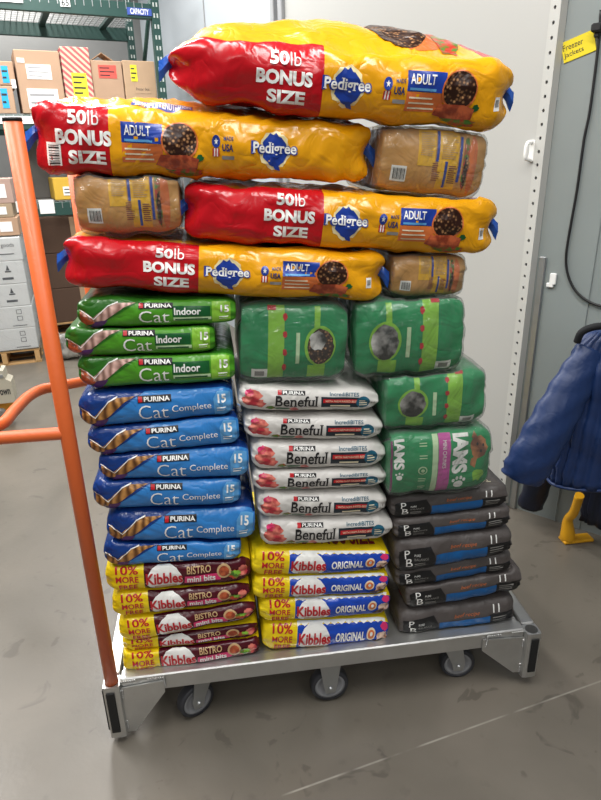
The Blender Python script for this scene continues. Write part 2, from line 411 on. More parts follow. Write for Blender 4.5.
# ---- prints of each kind of bag (x along the length 0..1, y across the face -1..1)
def print_cat(kind):
    p = Print(); g = kind == 'green'
    p.poly('dark_corner', F_dgreen if g else F_navy, [(0.10, -0.9), (0.26, 0.0), (0.35, 0.55), (0.44, 0.93), (0.10, 0.93)], 1)
    fur = I_pinkcat if g else I_tabby
    p.poly('cat_picture', fur, [(0.02, -0.15), (0.10, -0.55), (0.17, -0.45), (0.30, 0.45), (0.37, 0.72), (0.24, 0.68), (0.19, 0.45), (0.10, -0.25), (0.03, 0.25)], 2)
    p.poly('cat_picture', I_meat if g else I_tabby, [(0.02, 0.15), (0.09, -0.3), (0.11, -0.6), (0.05, -0.9), (0.02, -0.8)], 2)
    p.poly('cat_picture', I_purple, [(0.07, -0.95), (0.115, -0.5), (0.19, -0.42), (0.165, -0.72), (0.12, -0.98)], 3)
    for a, b in (((0.015, 0.30), (0.105, -0.34)), ((0.105, -0.34), (0.20, 0.52)), ((0.20, 0.52), (0.26, 0.74))):
        w = 0.035; p.poly('cat_picture', I_white, [(a[0], a[1]-w), (b[0], b[1]-w), (b[0], b[1]+w), (a[0], a[1]+w)], 3)
    p.rect('brand_name', I_black, 0.385, 0.35, 0.60, 0.72, 2)
    p.rect('brand_name', I_red, 0.39, 0.40, 0.415, 0.68, 3)
    p.text('brand_name', I_white, 'PURINA', 0.425, 0.41, 0.592, 0.66, 3, 0.03)
    p.text('product_lettering', I_white, 'Cat', 0.385, -0.62, 0.575, 0.2, 3, -0.012 if not g else -0.005, serif=True)
    p.text('product_lettering', I_grey if not g else I_palegreen, 'CHOW', 0.52, -0.72, 0.58, -0.58, 2, 0.0)
    if g:
        p.rect('product_lettering', I_dgreen, 0.595, -0.25, 0.835, 0.5, 1)
        p.text('product_lettering', I_white, 'Indoor', 0.605, -0.12, 0.775, 0.38, 2, 0.025)
        p.rect('product_lettering', I_palegreen, 0.6, -0.52, 0.84, -0.3, 1)
        p.lines('product_lettering', I_dgreen, 0.61, -0.5, 0.83, -0.3, 1, 2, duty=0.5)
        p.rect('weight_tab', I_lgreen, 0.845, -0.72, 0.965, 0.80, 1)
    else:
        p.text('product_lettering', I_white, 'Complete', 0.60, -0.42, 0.855, 0.1, 2, 0.0)
        p.poly('weight_tab', I_lblue, [(0.875, -0.8), (0.985, -0.8), (0.985, 0.72), (0.90, 0.72), (0.872, 0.3)], 1)
    p.text('weight_tab', I_white, '15', 0.90, 0.02, 0.955, 0.55, 2, 0.03)
    p.lines('weight_tab', I_white, 0.89, -0.5, 0.96, -0.2, 2, 2, seed=3, duty=0.4)
    return p.build(Bag.grid)
def zone_cat(tc, f, v): return 1 if (tc < 0.30 and f != 'end' and (f != 'front' or v > -0.9)) else 0
def zone_cat_b(tc, f, v):
    if f == 'front' and v < 0.92: return 1 if tc < 0.12 else 0
    return 1 if f in ('top', 'front') or tc < 0.2 else 0
def print_ben():
    p = Print()
    for i, (x, y, rx, ry, m) in enumerate([(0.10, 0.30, 0.055, 0.42, I_flower), (0.065, -0.15, 0.045, 0.4, I_flower), (0.13, -0.3, 0.05, 0.36, I_flower), (0.07, 0.5, 0.03, 0.25, I_pink),
                                           (0.22, -0.62, 0.035, 0.14, I_veg), (0.30, -0.7, 0.06, 0.1, I_dgreen), (0.385, -0.72, 0.03, 0.17, I_flower)]):
        p.ell('food_picture', m, x, y, rx, ry, 1, n=14, wob=0.25, seed=i)
    p.rect('brand_name', I_black, 0.27, 0.46, 0.455, 0.76, 1); p.rect('brand_name', I_red, 0.262, 0.46, 0.29, 0.76, 2)
    p.text('brand_name', I_white, 'PURINA', 0.298, 0.5, 0.447, 0.72, 2, 0.02)
    p.text('product_lettering', I_black, 'Beneful', 0.25, -0.48, 0.55, 0.40, 2, 0.014, serif=True)
    p.text('flavour_panel', I_teal, 'IncrediBITES', 0.63, 0.46, 0.84, 0.74, 2, 0.01)
    p.rect('flavour_panel', I_dteal, 0.575, -0.52, 0.845, 0.36, 1, sk=-0.005)
    p.rect('flavour_panel', I_red, 0.585, -0.12, 0.835, 0.2, 2)
    p.text('flavour_panel', I_cream, 'WITH FARM-RAISED BEEF', 0.60, -0.06, 0.83, 0.12, 3, 0.0)
    p.lines('flavour_panel', I_cream, 0.64, -0.44, 0.79, -0.2, 1, 2, duty=0.5)
    p.lines('flavour_panel', I_grey, 0.66, -0.72, 0.82, -0.62, 1, 1)
    p.ell('round_badge', I_teal, 0.875, -0.02, 0.052, 0.52, 3); p.lines('round_badge', I_cream, 0.845, -0.28, 0.905, 0.26, 3, 4, seed=2, duty=0.4)
    p.text('weight_figure', I_grey, '14', 0.94, -0.3, 0.97, 0.02, 2, 0.0)
    return p.build(Bag.grid)
def print_kib(kind):
    p = Print(); o = kind == 'original'
    p.text('bonus_lettering', I_red, '10%', 0.07, 0.36, 0.225, 0.88, 2, 0.02); p.text('bonus_lettering', I_red, 'MORE', 0.07, -0.22, 0.225, 0.22, 2, 0.02)
    p.text('bonus_lettering', I_red, 'FREE', 0.09, -0.78, 0.215, -0.36, 2, 0.02)
    # white dome behind the brand name
    p.poly('brand_name', I_white, [(0.272, -0.34), (0.285, 0.2), (0.315, 0.62), (0.36, 0.88), (0.44, 0.88), (0.485, 0.62), (0.515, 0.2), (0.527, -0.34), (0.50, -0.7), (0.45, -0.84), (0.36, -0.86), (0.30, -0.72)], 1)
    p.text('brand_name', I_red, 'Kibbles', 0.275, -0.42, 0.525, 0.38, 3, 0.03)
    p.rect('brand_name', I_tan, 0.33, -0.78, 0.48, -0.56, 2)
    if o:
        p.text('flavour_lettering', I_white, 'ORIGINAL', 0.565, -0.32, 0.80, 0.28, 2, 0.03)
        p.ell('food_picture', I_cream, 0.85, 0.05, 0.036, 0.42, 1); p.ell('food_picture', I_orange, 0.85, 0.05, 0.027, 0.3, 2); p.ell('food_picture', I_white, 0.85, 0.1, 0.011, 0.14, 3)
        p.ell('food_picture', I_mix, 0.945, -0.25, 0.045, 0.5, 1, wob=0.15, seed=4); p.ell('food_picture', I_pink, 0.955, 0.55, 0.03, 0.25, 2, wob=0.2, seed=5)
        p.ell('food_picture', I_kibble, 0.915, -0.62, 0.05, 0.25, 2, wob=0.2, seed=6)
        p.text('bonus_banner', I_maroon, '17.6lb BONUS SIZE', 0.10, 0.02, 0.90, 0.30, 2, 0.02, face='top')
        pts = [(0.26, 0.72)]+[(0.26+0.7*k/24, 0.74+(0.1 if k % 2 else -0.02)) for k in range(25)]+[(0.965, 0.86), (0.26, 0.86)]
        p.poly('white_torn_edge', I_white, pts[:1]+pts[1:-2]+[(0.965, 0.92), (0.26, 0.92)], 1)
    else:
        p.text('flavour_lettering', I_tan, 'BISTRO', 0.555, 0.20, 0.72, 0.68, 2, 0.015)
        p.poly('flavour_lettering', I_pink, [(0.535, -0.5), (0.785, -0.42), (0.80, 0.08), (0.54, 0.02)], 1)
        p.text('flavour_lettering', I_white, 'mini bits', 0.555, -0.42, 0.75, 0.02, 2, 0.03)
        p.ell('food_picture', I_tan, 0.81, 0.2, 0.05, 0.5, 2); p.ell('food_picture', I_meat, 0.81, 0.2, 0.036, 0.36, 3)
        p.ell('food_picture', I_veg, 0.885, -0.1, 0.045, 0.36, 2, wob=0.25, seed=1); p.ell('food_picture', I_lgreen, 0.90, 0.02, 0.024, 0.18, 3, wob=0.3, seed=2); p.ell('food_picture', I_flower, 0.945, 0.1, 0.035, 0.45, 2, wob=0.2, seed=3)
    return p.build(Bag.grid)
def zone_kib_o(tc, f, v): return 1 if (tc > 0.262 and f == 'front' and v < 0.80) else 0
def zone_kib_b(tc, f, v): return 1 if (tc > 0.262 and f in ('front', 'end', 'bottom') and v < 0.97) else 0
def print_blk():
    p = Print()
    p.poly('black_label', F_blk, [(0.03, -0.97), (0.34, -0.97), (0.325, 0.0), (0.29, 0.55), (0.03, 0.45)], 1)
    p.poly('weight_panel', F_blk, [(0.77, -0.97), (0.985, -0.97), (0.985, 0.12), (0.77, 0.1)], 1)
    p.text('logo_letters', I_white, 'P', 0.075, -0.02, 0.118, 0.44, 2, 0.0); p.text('logo_letters', I_white, 'B', 0.085, -0.56, 0.138, -0.06, 2, 0.0)
    p.text('logo_letters', I_white, 'PURE', 0.155, 0.02, 0.205, 0.17, 2, 0.0); p.text('logo_letters', I_grey, 'BALANCE', 0.155, -0.22, 0.27, -0.08, 2, 0.0)
    p.lines('logo_letters', I_grey, 0.155, -0.55, 0.25, -0.3, 2, 2, duty=0.35)
    p.rect('blue_band', I_skyblue, 0.335, -0.92, 0.775, 0.02, 2)
    p.text('product_lettering', I_orange, 'beef recipe', 0.46, 0.16, 0.68, 0.48, 2, -0.01, shear=0.3)
    p.text('weight_figure', I_white, '11', 0.80, 0.22, 0.855, 0.72, 3, 0.01)
    p.lines('weight_figure', I_grey, 0.80, -0.52, 0.93, 0.02, 3, 2, seed=5, duty=0.35)
    p.poly('top_panel', I_skyblue, [(0.46, 0.1), (0.80, 0.12), (0.82, 0.9), (0.42, 0.9)], 1, 'top')
    p.text('top_panel', I_cream, 'ORIGINAL', 0.62, 0.015, 0.88, 0.075, 2, 0.01, face='top')
    p.ell('top_panel', I_maroon, 0.22, 0.25, 0.14, 0.25, 1, 'top', wob=0.2, seed=3)
    return p.build(Bag.grid)
def zone_blk(tc, f, v): return 0
def print_ped(var):
    p = Print()
    if var == 'A': tx, lg, st, ad, bw = 0.258, 0.490, 0.604, 0.660, 0.818
    else: tx, lg, st, ad, bw = 0.085, 0.690, 0.515, 0.246, 0.410
    c = tx+0.055
    wd = 0.075
    p.text('bonus_lettering', I_white, '50', c-0.04, 0.42, c+0.012, 0.82, 2, 0.035); p.text('bonus_lettering', I_white, 'lb', c+0.016, 0.42, c+0.045, 0.82, 2, -0.005)
    p.text('bonus_lettering', I_white, 'BONUS', c-0.076, -0.14, c+0.078, 0.28, 2, 0.045); p.text('bonus_lettering', I_white, 'SIZE', c-0.045, -0.66, c+0.06, -0.28, 2, 0.04)
    p.ell('brand_badge', I_blue, lg, -0.02, 0.038, 0.5, 2, n=26, wob=0.13, seed=7)
    p.poly('brand_badge', I_blue, [(lg-0.01, -0.4), (lg+0.012, -0.42), (lg+0.02, -0.66), (lg+0.004, -0.62)], 2)
    p.ell('brand_badge', ink('pale_halo_ink', 'F6E6B0'), lg, -0.02, 0.048, 0.58, 1, n=26, wob=0.1, seed=8)
    p.text('brand_badge', I_blue, 'Pedigree', lg-0.072, -0.26, lg+0.070, 0.25, 3, 0.065, serif=True)
    p.text('brand_badge', I_white, 'Pedigree', lg-0.068, -0.22, lg+0.066, 0.22, 4, 0.02, serif=True)
    p.ell('origin_mark', I_blue, st, 0.16, 0.012, 0.19, 2, n=14); p.poly('origin_mark', I_white, [(st+0.007*math.sin(2*PI*k/10)*(1 if k % 2 == 0 else 0.4), 0.16+0.11*math.cos(2*PI*k/10)*(1 if k % 2 == 0 else 0.4)) for k in range(10)], 3)
    for k in range(5): p.rect('origin_mark', I_red if k % 2 == 0 else I_white, st-0.01+0.004*k, -0.28, st-0.006+0.004*k, -0.04, 2)
    p.text('origin_mark', I_navy, 'USA', st+0.018, -0.12, st+0.05, 0.1, 2, 0.03); p.lines('origin_mark', I_grey, st+0.018, -0.36, st+0.055, -0.18, 1, 2, duty=0.6); p.text('origin_mark', I_navy, 'MADE', st+0.022, 0.2, st+0.05, 0.32, 2, 0.01)
    p.rect('flavour_panel', I_blue, ad, 0.0, ad+0.115, 0.56, 1); p.text('flavour_panel', I_white, 'ADULT', ad+0.008, 0.2, ad+0.082, 0.48, 2, 0.015)
    p.lines('flavour_panel', I_lblue, ad+0.008, 0.03, ad+0.09, 0.17, 1, 2, duty=0.5)
    p.rect('flavour_panel', I_orange, ad, -0.55, ad+0.115, -0.02, 1); p.lines('flavour_panel', I_cream, ad+0.008, -0.48, ad+0.105, -0.05, 3, 2, seed=9, duty=0.32)
    p.ell('kibble_picture', I_orange, bw, 0.1, 0.054, 0.56, 2); p.ell('kibble_picture', I_kibble, bw, 0.12, 0.049, 0.5, 3, n=24)
    p.poly('kibble_picture', I_meat, [(bw-0.07, -0.6), (bw-0.055, -0.3), (bw+0.02, -0.28), (bw+0.055, -0.38), (bw+0.05, -0.66), (bw-0.03, -0.72)], 4)
    p.ell('kibble_picture', I_veg, bw+0.01, -0.76, 0.05, 0.12, 3, wob=0.3, seed=11)
    p.ell('kibble_picture', I_dgreen, bw+0.058, -0.35, 0.012, 0.1, 3, wob=0.3, seed=12)
    if var == 'A':
        p.rect('care_label', I_white, 0.935, -0.42, 0.955, -0.02, 1); p.rect('care_label', I_grey, 0.938, -0.3, 0.952, -0.1, 2)
        p.ell('top_picture', I_orange, 0.70, 0.45, 0.12, 0.4, 1, 'top', n=30); p.ell('top_picture', I_kibble, 0.67, 0.42, 0.09, 0.36, 2, 'top', n=26); p.ell('top_picture', I_veg, 0.81, 0.35, 0.035, 0.3, 2, 'top', wob=0.2, seed=4)
        p.rect('top_blue_panel', I_blue, 0.13, 0.55, 0.27, 0.95, 1, 'top')
    else:
        p.rect('bar_code', I_white, 0.035, -0.72, 0.075, -0.1, 1)
        for k in range(8): p.rect('bar_code', I_black, 0.04, -0.68+k*0.07, 0.07, -0.68+k*0.07+(0.02 if k % 3 else 0.04), 2)
        p.rect('top_picture', I_blue, 0.27, 0.0, 0.45, 0.16, 1, 'top'); p.text('top_picture', I_white, 'COMPLETE', 0.28, 0.02, 0.37, 0.13, 2, 0.03, face='top'); p.text('top_picture', I_white, 'NUTRITION', 0.37, 0.02, 0.445, 0.13, 2, 0.02, face='top')
    return p.build(Bag.grid)
def zone_ped(cut):
    def z(tc, f, v):
        if f == 'end': return 2
        if f == 'top' and tc > 0.9: return 1
        return 1 if tc < cut and (f == 'front' or f == 'bottom') else 0
    return z
def print_brownpack(mirror=False):
    p = Print(); r = random.Random(3)
    X = (lambda a: 1-a) if mirror else (lambda a: a)
    def R(part, m, a, y0, b, y1, l=1): p.rect(part, m, min(X(a), X(b)), y0, max(X(a), X(b)), y1, l)
    R('printed_text', F_panel, 0.33, -0.15, 0.50, 0.93); R('printed_text', F_panel, 0.535, -0.8, 0.72, 0.93)
    for k in range(13): R('printed_text', I_tan, 0.355, 0.15+k*0.055, 0.355+r.uniform(0.1, 0.14), 0.17+k*0.055, 2); R('printed_text', I_tan, 0.56, 0.1+k*0.06, 0.56+r.uniform(0.1, 0.16), 0.12+k*0.06, 2)
    R('printed_text', I_blue, 0.51, 0.0, 0.535, 0.9, 2); R('printed_text', I_blue, 0.73, -0.55, 0.755, 0.75, 2); R('printed_text', I_blue, 0.60, -0.75, 0.625, 0.02, 2)
    for k in range(9): R('printed_text', I_maroon, 0.64, -0.6+k*0.06, 0.64+r.uniform(0.05, 0.08), -0.575+k*0.06, 2); R('printed_text', I_maroon, 0.48, -0.55+k*0.06, 0.48+r.uniform(0.04, 0.08), -0.53+k*0.06, 2)
    p.ell('food_strip', I_veg, X(0.80), 0.0, 0.03, 0.8, 1, wob=0.1, seed=2); p.ell('food_strip', I_orange, X(0.865), 0.0, 0.045, 0.85, 1, wob=0.08, seed=3); p.ell('food_strip', I_kibble, X(0.80), -0.2, 0.018, 0.45, 2, wob=0.2, seed=5)
    R('bar_code', I_white, 0.10, -0.66, 0.24, -0.2)
    for k in range(10): R('bar_code', I_black, 0.12+k*0.011, -0.6, 0.124+k*0.011+0.003*(k % 3 == 0), -0.27, 2)
    return p.build(Bag.grid)
def print_greenpack(var):
    p = Print()
    if var in ('L', 'R'):
        f = (lambda a: a) if var == 'L' else (lambda a: 1.0-a)
        def R(part, m, a, y0, b, y1, l=1): p.rect(part, m, min(f(a), f(b)), y0, max(f(a), f(b)), y1, l)
        R('lime_stripes', I_lgreen, 0.25, -0.95, 0.40, 0.98); R('lime_stripes', I_lgreen, 0.68, 0.3, 0.735, 0.95); R('lime_stripes', I_lgreen, 0.63, -0.92, 0.80, -0.55); R('lime_stripes', I_palegreen, 0.51, -0.5, 0.545, 0.3, 2)
        for k, y in enumerate((0.7, 0.25, -0.2, -0.6)): p.ell('red_marks', I_red, f(0.405), y, 0.02, 0.09, 2, wob=0.2, seed=k)
        R('red_marks', I_red, 0.24, 0.86, 0.32, 0.97, 2)
        p.ell('dog_picture', I_lgreen, f(0.74), -0.05, 0.15, 0.52, 2, n=26); p.ell('dog_picture', I_dogpic if var == 'R' else I_kibble, f(0.745), -0.06, 0.128, 0.45, 3, n=26, wob=0.05, seed=2)
        if var == 'L': p.ell('dog_picture', I_dogpic, f(0.72), 0.1, 0.085, 0.24, 4, n=16, wob=0.2, seed=9)
        R('care_label', I_white, 0.10, -0.92, 0.25, -0.66); R('care_label', I_grey, 0.13, -0.86, 0.22, -0.72, 2)
    else:
        p.rect('pink_band', I_magenta, 0.46, -0.96, 0.58, 0.96, 1); p.rect('pink_band', I_palegreen, 0.40, -0.96, 0.455, 0.96, 1); p.text('pink_band', I_white, 'MINI CHUNKS', 0.50, -0.1, 0.54, 0.75, 2, 0.0, rot=90)
        p.text('brand_name', I_white, 'IAMS', 0.60, -0.32, 0.76, 0.92, 2, 0.05, rot=90); p.text('brand_name', I_white, 'IAMS', 0.03, -0.05, 0.13, 0.88, 2, 0.04, rot=90)
        for dx, dy, rx, ry in ((0, -0.68, 0.05, 0.12), (-0.055, -0.54, 0.016, 0.06), (-0.02, -0.47, 0.016, 0.06), (0.022, -0.47, 0.016, 0.06), (0.056, -0.54, 0.016, 0.06)): p.ell('brand_name', I_white, 0.68+dx, dy, rx, ry, 2, n=12)
        for dx, dy, rx, ry in ((0, -0.32, 0.03, 0.08), (-0.03, -0.22, 0.01, 0.04), (0.0, -0.18, 0.01, 0.04), (0.03, -0.22, 0.01, 0.04)): p.ell('brand_name', I_white, 0.085+dx, dy, rx, ry, 2, n=10)
        p.ell('small_icons', I_palegreen, 0.31, -0.12, 0.045, 0.14, 1, n=14); p.ell('small_icons', F_igreen, 0.31, -0.12, 0.033, 0.1, 2, n=14); p.ell('small_icons', I_palegreen, 0.31, -0.12, 0.018, 0.06, 3, n=10)
        for y in (0.62, 0.25, -0.5, -0.8): p.lines('small_icons', I_palegreen, 0.275, y, 0.35, y+0.16, 2, 1, seed=int(y*10), duty=0.35)
        p.ell('dog_picture', I_dogpic2, 0.87, 0.45, 0.085, 0.36, 1, n=18, wob=0.1, seed=2); p.poly('dog_picture', I_dogpic2, [(0.80, 0.1), (0.86, 0.2), (0.84, -0.2), (0.79, -0.1)], 1); p.poly('dog_picture', I_dogpic2, [(0.79, 0.75), (0.82, 0.95), (0.86, 0.7)], 2)
        for x, y in ((0.85, 0.55), (0.91, 0.52), (0.885, 0.34)): p.ell('dog_picture', I_black, x, y, 0.011, 0.05, 3, n=8)
        p.ell('dog_picture', I_lgreen, 0.88, -0.45, 0.08, 0.2, 1, n=14, wob=0.3, seed=8)
        p.rect('pink_band', ink('plum_ink', '7C2F63'), -0.0, -0.9, 0.02, 0.9, 1)
    return p.build(Bag.grid)

def place(name, label, cat, group, q, D, y0, dy=0.0, pitch=0.0, **kw):
    """q = (x left, top left, bottom left, x right, top right, bottom right) measured on the stack's front plane, turned into a real size and place"""
    xl, tl, bl, xr, tr, br = q
    A = ony(xl, (tl+bl)/2, y0); B = ony(xr, (tr+br)/2, y0+dy)
    h0 = ony(xl+0.1*(xr-xl), tl, y0)[2]-ony(xl+0.1*(xr-xl), bl, y0)[2]; h1 = ony(xr-0.1*(xr-xl), tr, y0+dy)[2]-ony(xr-0.1*(xr-xl), br, y0+dy)[2]
    # tops and bottoms follow the slope of the axis
    L = float(np.linalg.norm(B-A)); mid = (A+B)/2
    b = Bag(L, float(h0), float(h1), D, **kw)
    ex = Vector((B-A)/L); ey = Vector((0, 0, 1)).cross(ex).normalized(); ez = ex.cross(ey).normalized()
    R = Matrix((ex, ey, ez)).transposed().to_4x4()
    H = 0.5*(b.H0+b.H1)
    rp = Matrix.Rotation(pitch, 4, 'X')
    M = Matrix.Translation(Vector(mid)) @ R @ rp
    b.zoff = H/2
    root = bpy.data.objects.new(name, None); root.empty_display_size = 0.05; col.objects.link(root)
    base = M @ Matrix.Translation((0, D/2, -H/2)); root.matrix_world = base
    tag(root, label, cat, group)
    sh = np.array([0, -D/2, H/2]); orig = b.surf
    def surf(face, t, v, off=0.0): return orig(face, t, v, off)+sh
    b.surf = surf
    b.M = np.array(base); b.zc = float(mid[2])
    def surf2(face, t, v, off=0.0):
        P = surf(face, t, v, off); Wd = P@b.M[:3, :3].T+b.M[:3, 3]
        i = np.clip(((Wd[:, 0]-GX0)/GC).astype(int), 0, GNX-1); j = np.clip(((Wd[:, 1]-GY0)/GC).astype(int), 0, GNY-1)
        o = off if np.ndim(off) else np.full(len(P), float(off))
        zl = P[:, 2]-H/2; lim = Wd[:, 2]-(zl-0.42*0.5*H)          # the top can be pressed down to just over half way
        Wd[:, 2] = np.where(zl > 0.42*0.5*H, np.minimum(Wd[:, 2], np.maximum(ROOF[i, j]-0.0045+o, lim)), Wd[:, 2])
        Wd[:, 2] = np.maximum(Wd[:, 2], ZT+0.0015)
        return (Wd-b.M[:3, 3])@b.M[:3, :3]
    b.surf = surf2
    return root, b
GC = 0.008; GX0, GY0 = -0.3, -0.15; GNX, GNY = 230, 110
ROOF = np.full((GNX, GNY), 9.0)          # underside of everything already lying above: lower bags give way to it
JOBS = []
def settle():
    for zc, b, fn in sorted(JOBS, key=lambda q: -q[0]):
        fn()
        T, V = np.meshgrid(np.linspace(0, 1, 220), np.linspace(-1, 0, 24)); T2, V2 = np.meshgrid(np.linspace(0, 1, 220), np.linspace(0, 1, 70))
        W = np.vstack([b.surf('front', T.ravel(), V.ravel()), b.surf('back', T.ravel(), V.ravel()), b.surf('bottom', T2.ravel(), V2.ravel())])@b.M[:3, :3].T+b.M[:3, 3]
        i = np.clip(((W[:, 0]-GX0)/GC).astype(int), 1, GNX-2); j = np.clip(((W[:, 1]-GY0)/GC).astype(int), 1, GNY-2)
        for di in (-1, 0, 1):
            for dj in (-1, 0, 1): np.minimum.at(ROOF, (i+di, j+dj), W[:, 2])

ORD = ['topmost', 'second', 'third', 'fourth', 'fifth', 'bottom']
def ear(b, root, end, v=0.0, ln=0.034, w=0.044, name='blue_tape_tab'):
    t = 0.0 if end == 'L' else 1.0; p = b.surf('front', np.array([t]), np.array([v]))[0]; s = -1 if end == 'L' else 1
    bm = bmesh.new(); n = 7
    rows = []
    for i in range(n):
        k = i/(n-1); x = p[0]+s*(k*ln-0.012); zz = p[2]+0.012+0.004*math.sin(5*k)-0.02*k; hw = w*0.5*(0.55+0.45*k); yy = p[1]-0.012-0.012*math.sin(2.5*k)
        rows.append([bm.verts.new((x, yy-0.002, zz-hw)), bm.verts.new((x, yy-0.008, zz)), bm.verts.new((x, yy+0.001, zz+hw)), bm.verts.new((x, yy+0.008, zz+hw*0.9)), bm.verts.new((x, yy+0.006, zz-hw*0.9))])
    for i in range(n-1):
        for j in range(5): bm.faces.new((rows[i][j], rows[i][(j+1) % 5], rows[i+1][(j+1) % 5], rows[i+1][j]))
    bm.faces.new(rows[0]); bm.faces.new(rows[-1][::-1]); bmesh.ops.recalc_face_normals(bm, faces=bm.faces[:])
    o = obj(name, bm, M_blue_tape, root); o['label'] = 'blue tape tab closing the bag end'

def build_stack():
    # ---- four big dog food bags
    A, B = print_ped('A'), print_ped('B')
    ped = [
        ('red and yellow dog food bag lying topmost on the whole pile', A, 0.422, (167, 33, 101, 518, 60, 136), 0.015, 0.0, dict(wl=0.10, wr=0.07, pl=0.3, pr=0.5, crown=0.85, seed=11, bend=-0.006, pw=1.6, pitch=0.14)),
        ('red and yellow dog food bag jutting furthest left, bar code at its red end', B, 0.212, (31, 99, 176, 373, 124, 185), 0.02, 0.03, dict(wl=0.035, wr=0.035, pl=0.78, pr=0.8, seed=12, crown=0.35, pitch=0.06)),
        ('red and yellow dog food bag right of the left ochre wrapped pack', A, 0.418, (184, 181, 240, 501, 199, 259), 0.025, 0.0, dict(wl=0.04, wr=0.06, pl=0.72, pr=0.55, seed=13, crown=0.08, bend=-0.004)),
        ('lowest of the red and yellow dog food bags, resting on the green cat food bags', A, 0.402, (61, 236, 289, 387, 254, 304), 0.02, 0.0, dict(wl=0.04, wr=0.04, pl=0.7, pr=0.7, seed=14, crown=0.08, bend=-0.004)),
    ]
    for lab, pr, cut, q, y0, dy, kw in ped:
        root, b = place('dog_food_bag', lab, 'dog food', 'big red and yellow dog food bags', q, 0.44, y0, dy, amp=0.0052, bulge=0.012, ends=0.008, tapy=0.05, notch=0.06, **kw)
        def fn(b=b, root=root, cut=cut, pr=pr):
            b.body('bag_body', zone_ped(cut), [F_yel, F_red, F_tipyel], root, extra=[cut]); b.prints(pr, root)
            ear(b, root, 'L'); ear(b, root, 'R')
        JOBS.append((b.zc, b, fn))
    # ---- brown wrapped packs
    pb, pbm = print_brownpack(), print_brownpack(True)
    for lab, pr, q, y0 in [('clear wrapped ochre dog food pack under the far right end of the topmost bag', pb, (382, 122, 192, 486, 130, 201), 0.045),
                           ('clear wrapped ochre dog food pack at the left, between two red and yellow bags', pb, (75, 168, 236, 179, 163, 236), 0.04),
                           ('small clear wrapped ochre dog food pack on the right green wrapped pack', pb, (394, 254, 299, 466, 254, 299), 0.05)]:
        root, b = place('wrapped_food_pack', lab, 'dog food', 'clear wrapped ochre packs', q, 0.40, y0, 0.0, seed=hash(lab) % 97 if False else len(lab), wl=0.04, wr=0.05, pl=0.82, pr=0.75, ry=0.035, nexp=2.6, crown=0.02, amp=0.0025, bulge=0.008, tapy=0.03)
        def fn(b=b, root=root, pr=pr):
            b.body('pack_body', None, [F_brown], root, -0.004); b.prints(pr, root, None, -0.004)
            b.amp = 0.0045; b.grow = 0.005; b.ends = 0.010; b.body('plastic_wrap', None, [WRAP], root)
        JOBS.append((b.zc, b, fn))
    # ---- green wrapped packs
    gl, gr, gi = print_greenpack('L'), print_greenpack('R'), print_greenpack('I')
    for lab, pr, q, y0, extra in [('green wrapped dog food pack in the middle, on top of the white bags', gl, (241, 305, 383, 347, 306, 382), 0.03, {}),
                           ('green wrapped dog food pack topmost on the right stack, spaniel picture on it', gr, (357, 303, 380, 464, 296, 374), 0.03, {}),
                           ('green wrapped dog food pack second on the right stack, under another green pack', gr, (387, 375, 434, 486, 369, 424), 0.02, {}),
                           ('green wrapped pack with a pink band and tall white letters, on the grey bags', gi, (391, 438, 500, 491, 429, 491), 0.0, {})]:
        root, b = place('wrapped_food_pack', lab, 'dog food', 'clear wrapped green packs', q, 0.38, y0, 0.0, seed=len(lab)+3, wl=0.035, wr=0.045, pl=0.88, pr=0.78, ry=0.032, nexp=3.0, crown=0.04, amp=0.0028, bulge=0.01, tapy=0.03)
        def fn(b=b, root=root, pr=pr):
            b.body('pack_body', None, [F_igreen], root, -0.004); b.prints(pr, root, None, -0.004)
            b.amp = 0.0045; b.grow = 0.006; b.ends = 0.010; b.body('plastic_wrap', None, [WRAP], root)
        JOBS.append((b.zc, b, fn))
    # ---- green cat food bags
    pg, pbl = print_cat('green'), print_cat('blue')
    green = [(76, 298, 330, 236, 299, 325), (64, 326, 359, 215, 325, 354), (77, 355, 391, 235, 352, 383)]
    for i, q in enumerate(green):
        root, b = place('cat_food_bag', ['topmost of the three green cat food bags at the left', 'middle green cat food bag, pushed left of its two neighbours', 'lowest of the three green cat food bags, on a blue bag'][i], 'cat food', 'green cat food bags', q, 0.36, 0.03, 0.0, seed=20+i, wl=0.045, wr=0.03, pl=0.45, pr=0.6, amp=0.002, bulge=0.008)
        def fn(b=b, root=root): b.body('bag_body', zone_cat_b, [F_green, F_dgreen], root); b.prints(pg, root)
        JOBS.append((b.zc, b, fn))
    blue = [(78, 395, 431, 233, 386, 417), (87, 430, 458, 239, 415, 446), (98, 454, 483, 249, 446, 479), (92, 480, 512, 241, 478, 507), (106, 514, 545, 255, 507, 542), (103, 543, 569, 241, 540, 561)]
    bl_lab = ['topmost blue cat food bag, directly under the green bags', 'second blue cat food bag from the top', 'third blue cat food bag from the top, shifted right', 'fourth blue cat food bag from the top, its left end by the orange post',
              'fifth blue cat food bag from the top, furthest right of the blue stack', 'lowest blue cat food bag, on the dark red bags']
    for i, q in enumerate(blue):
        root, b = place('cat_food_bag', bl_lab[i], 'cat food', 'blue cat food bags', q, 0.36, 0.03, 0.0, seed=30+i, wl=0.045, wr=0.03, pl=0.45, pr=0.6, amp=0.002, bulge=0.008)
        def fn(b=b, root=root): b.body('bag_body', zone_cat_b, [F_blue, F_navy], root); b.prints(pbl, root)
        JOBS.append((b.zc, b, fn))
    # ---- white dog food bags
    pn = print_ben()
    ben = [(239, 386, 411, 380, 391, 413), (245, 415, 440, 384, 418, 442), (252, 443, 471, 387, 443, 469), (253, 471, 492, 388, 471, 489), (258, 494, 519, 388, 494, 517), (261, 521, 548, 394, 518, 541)]
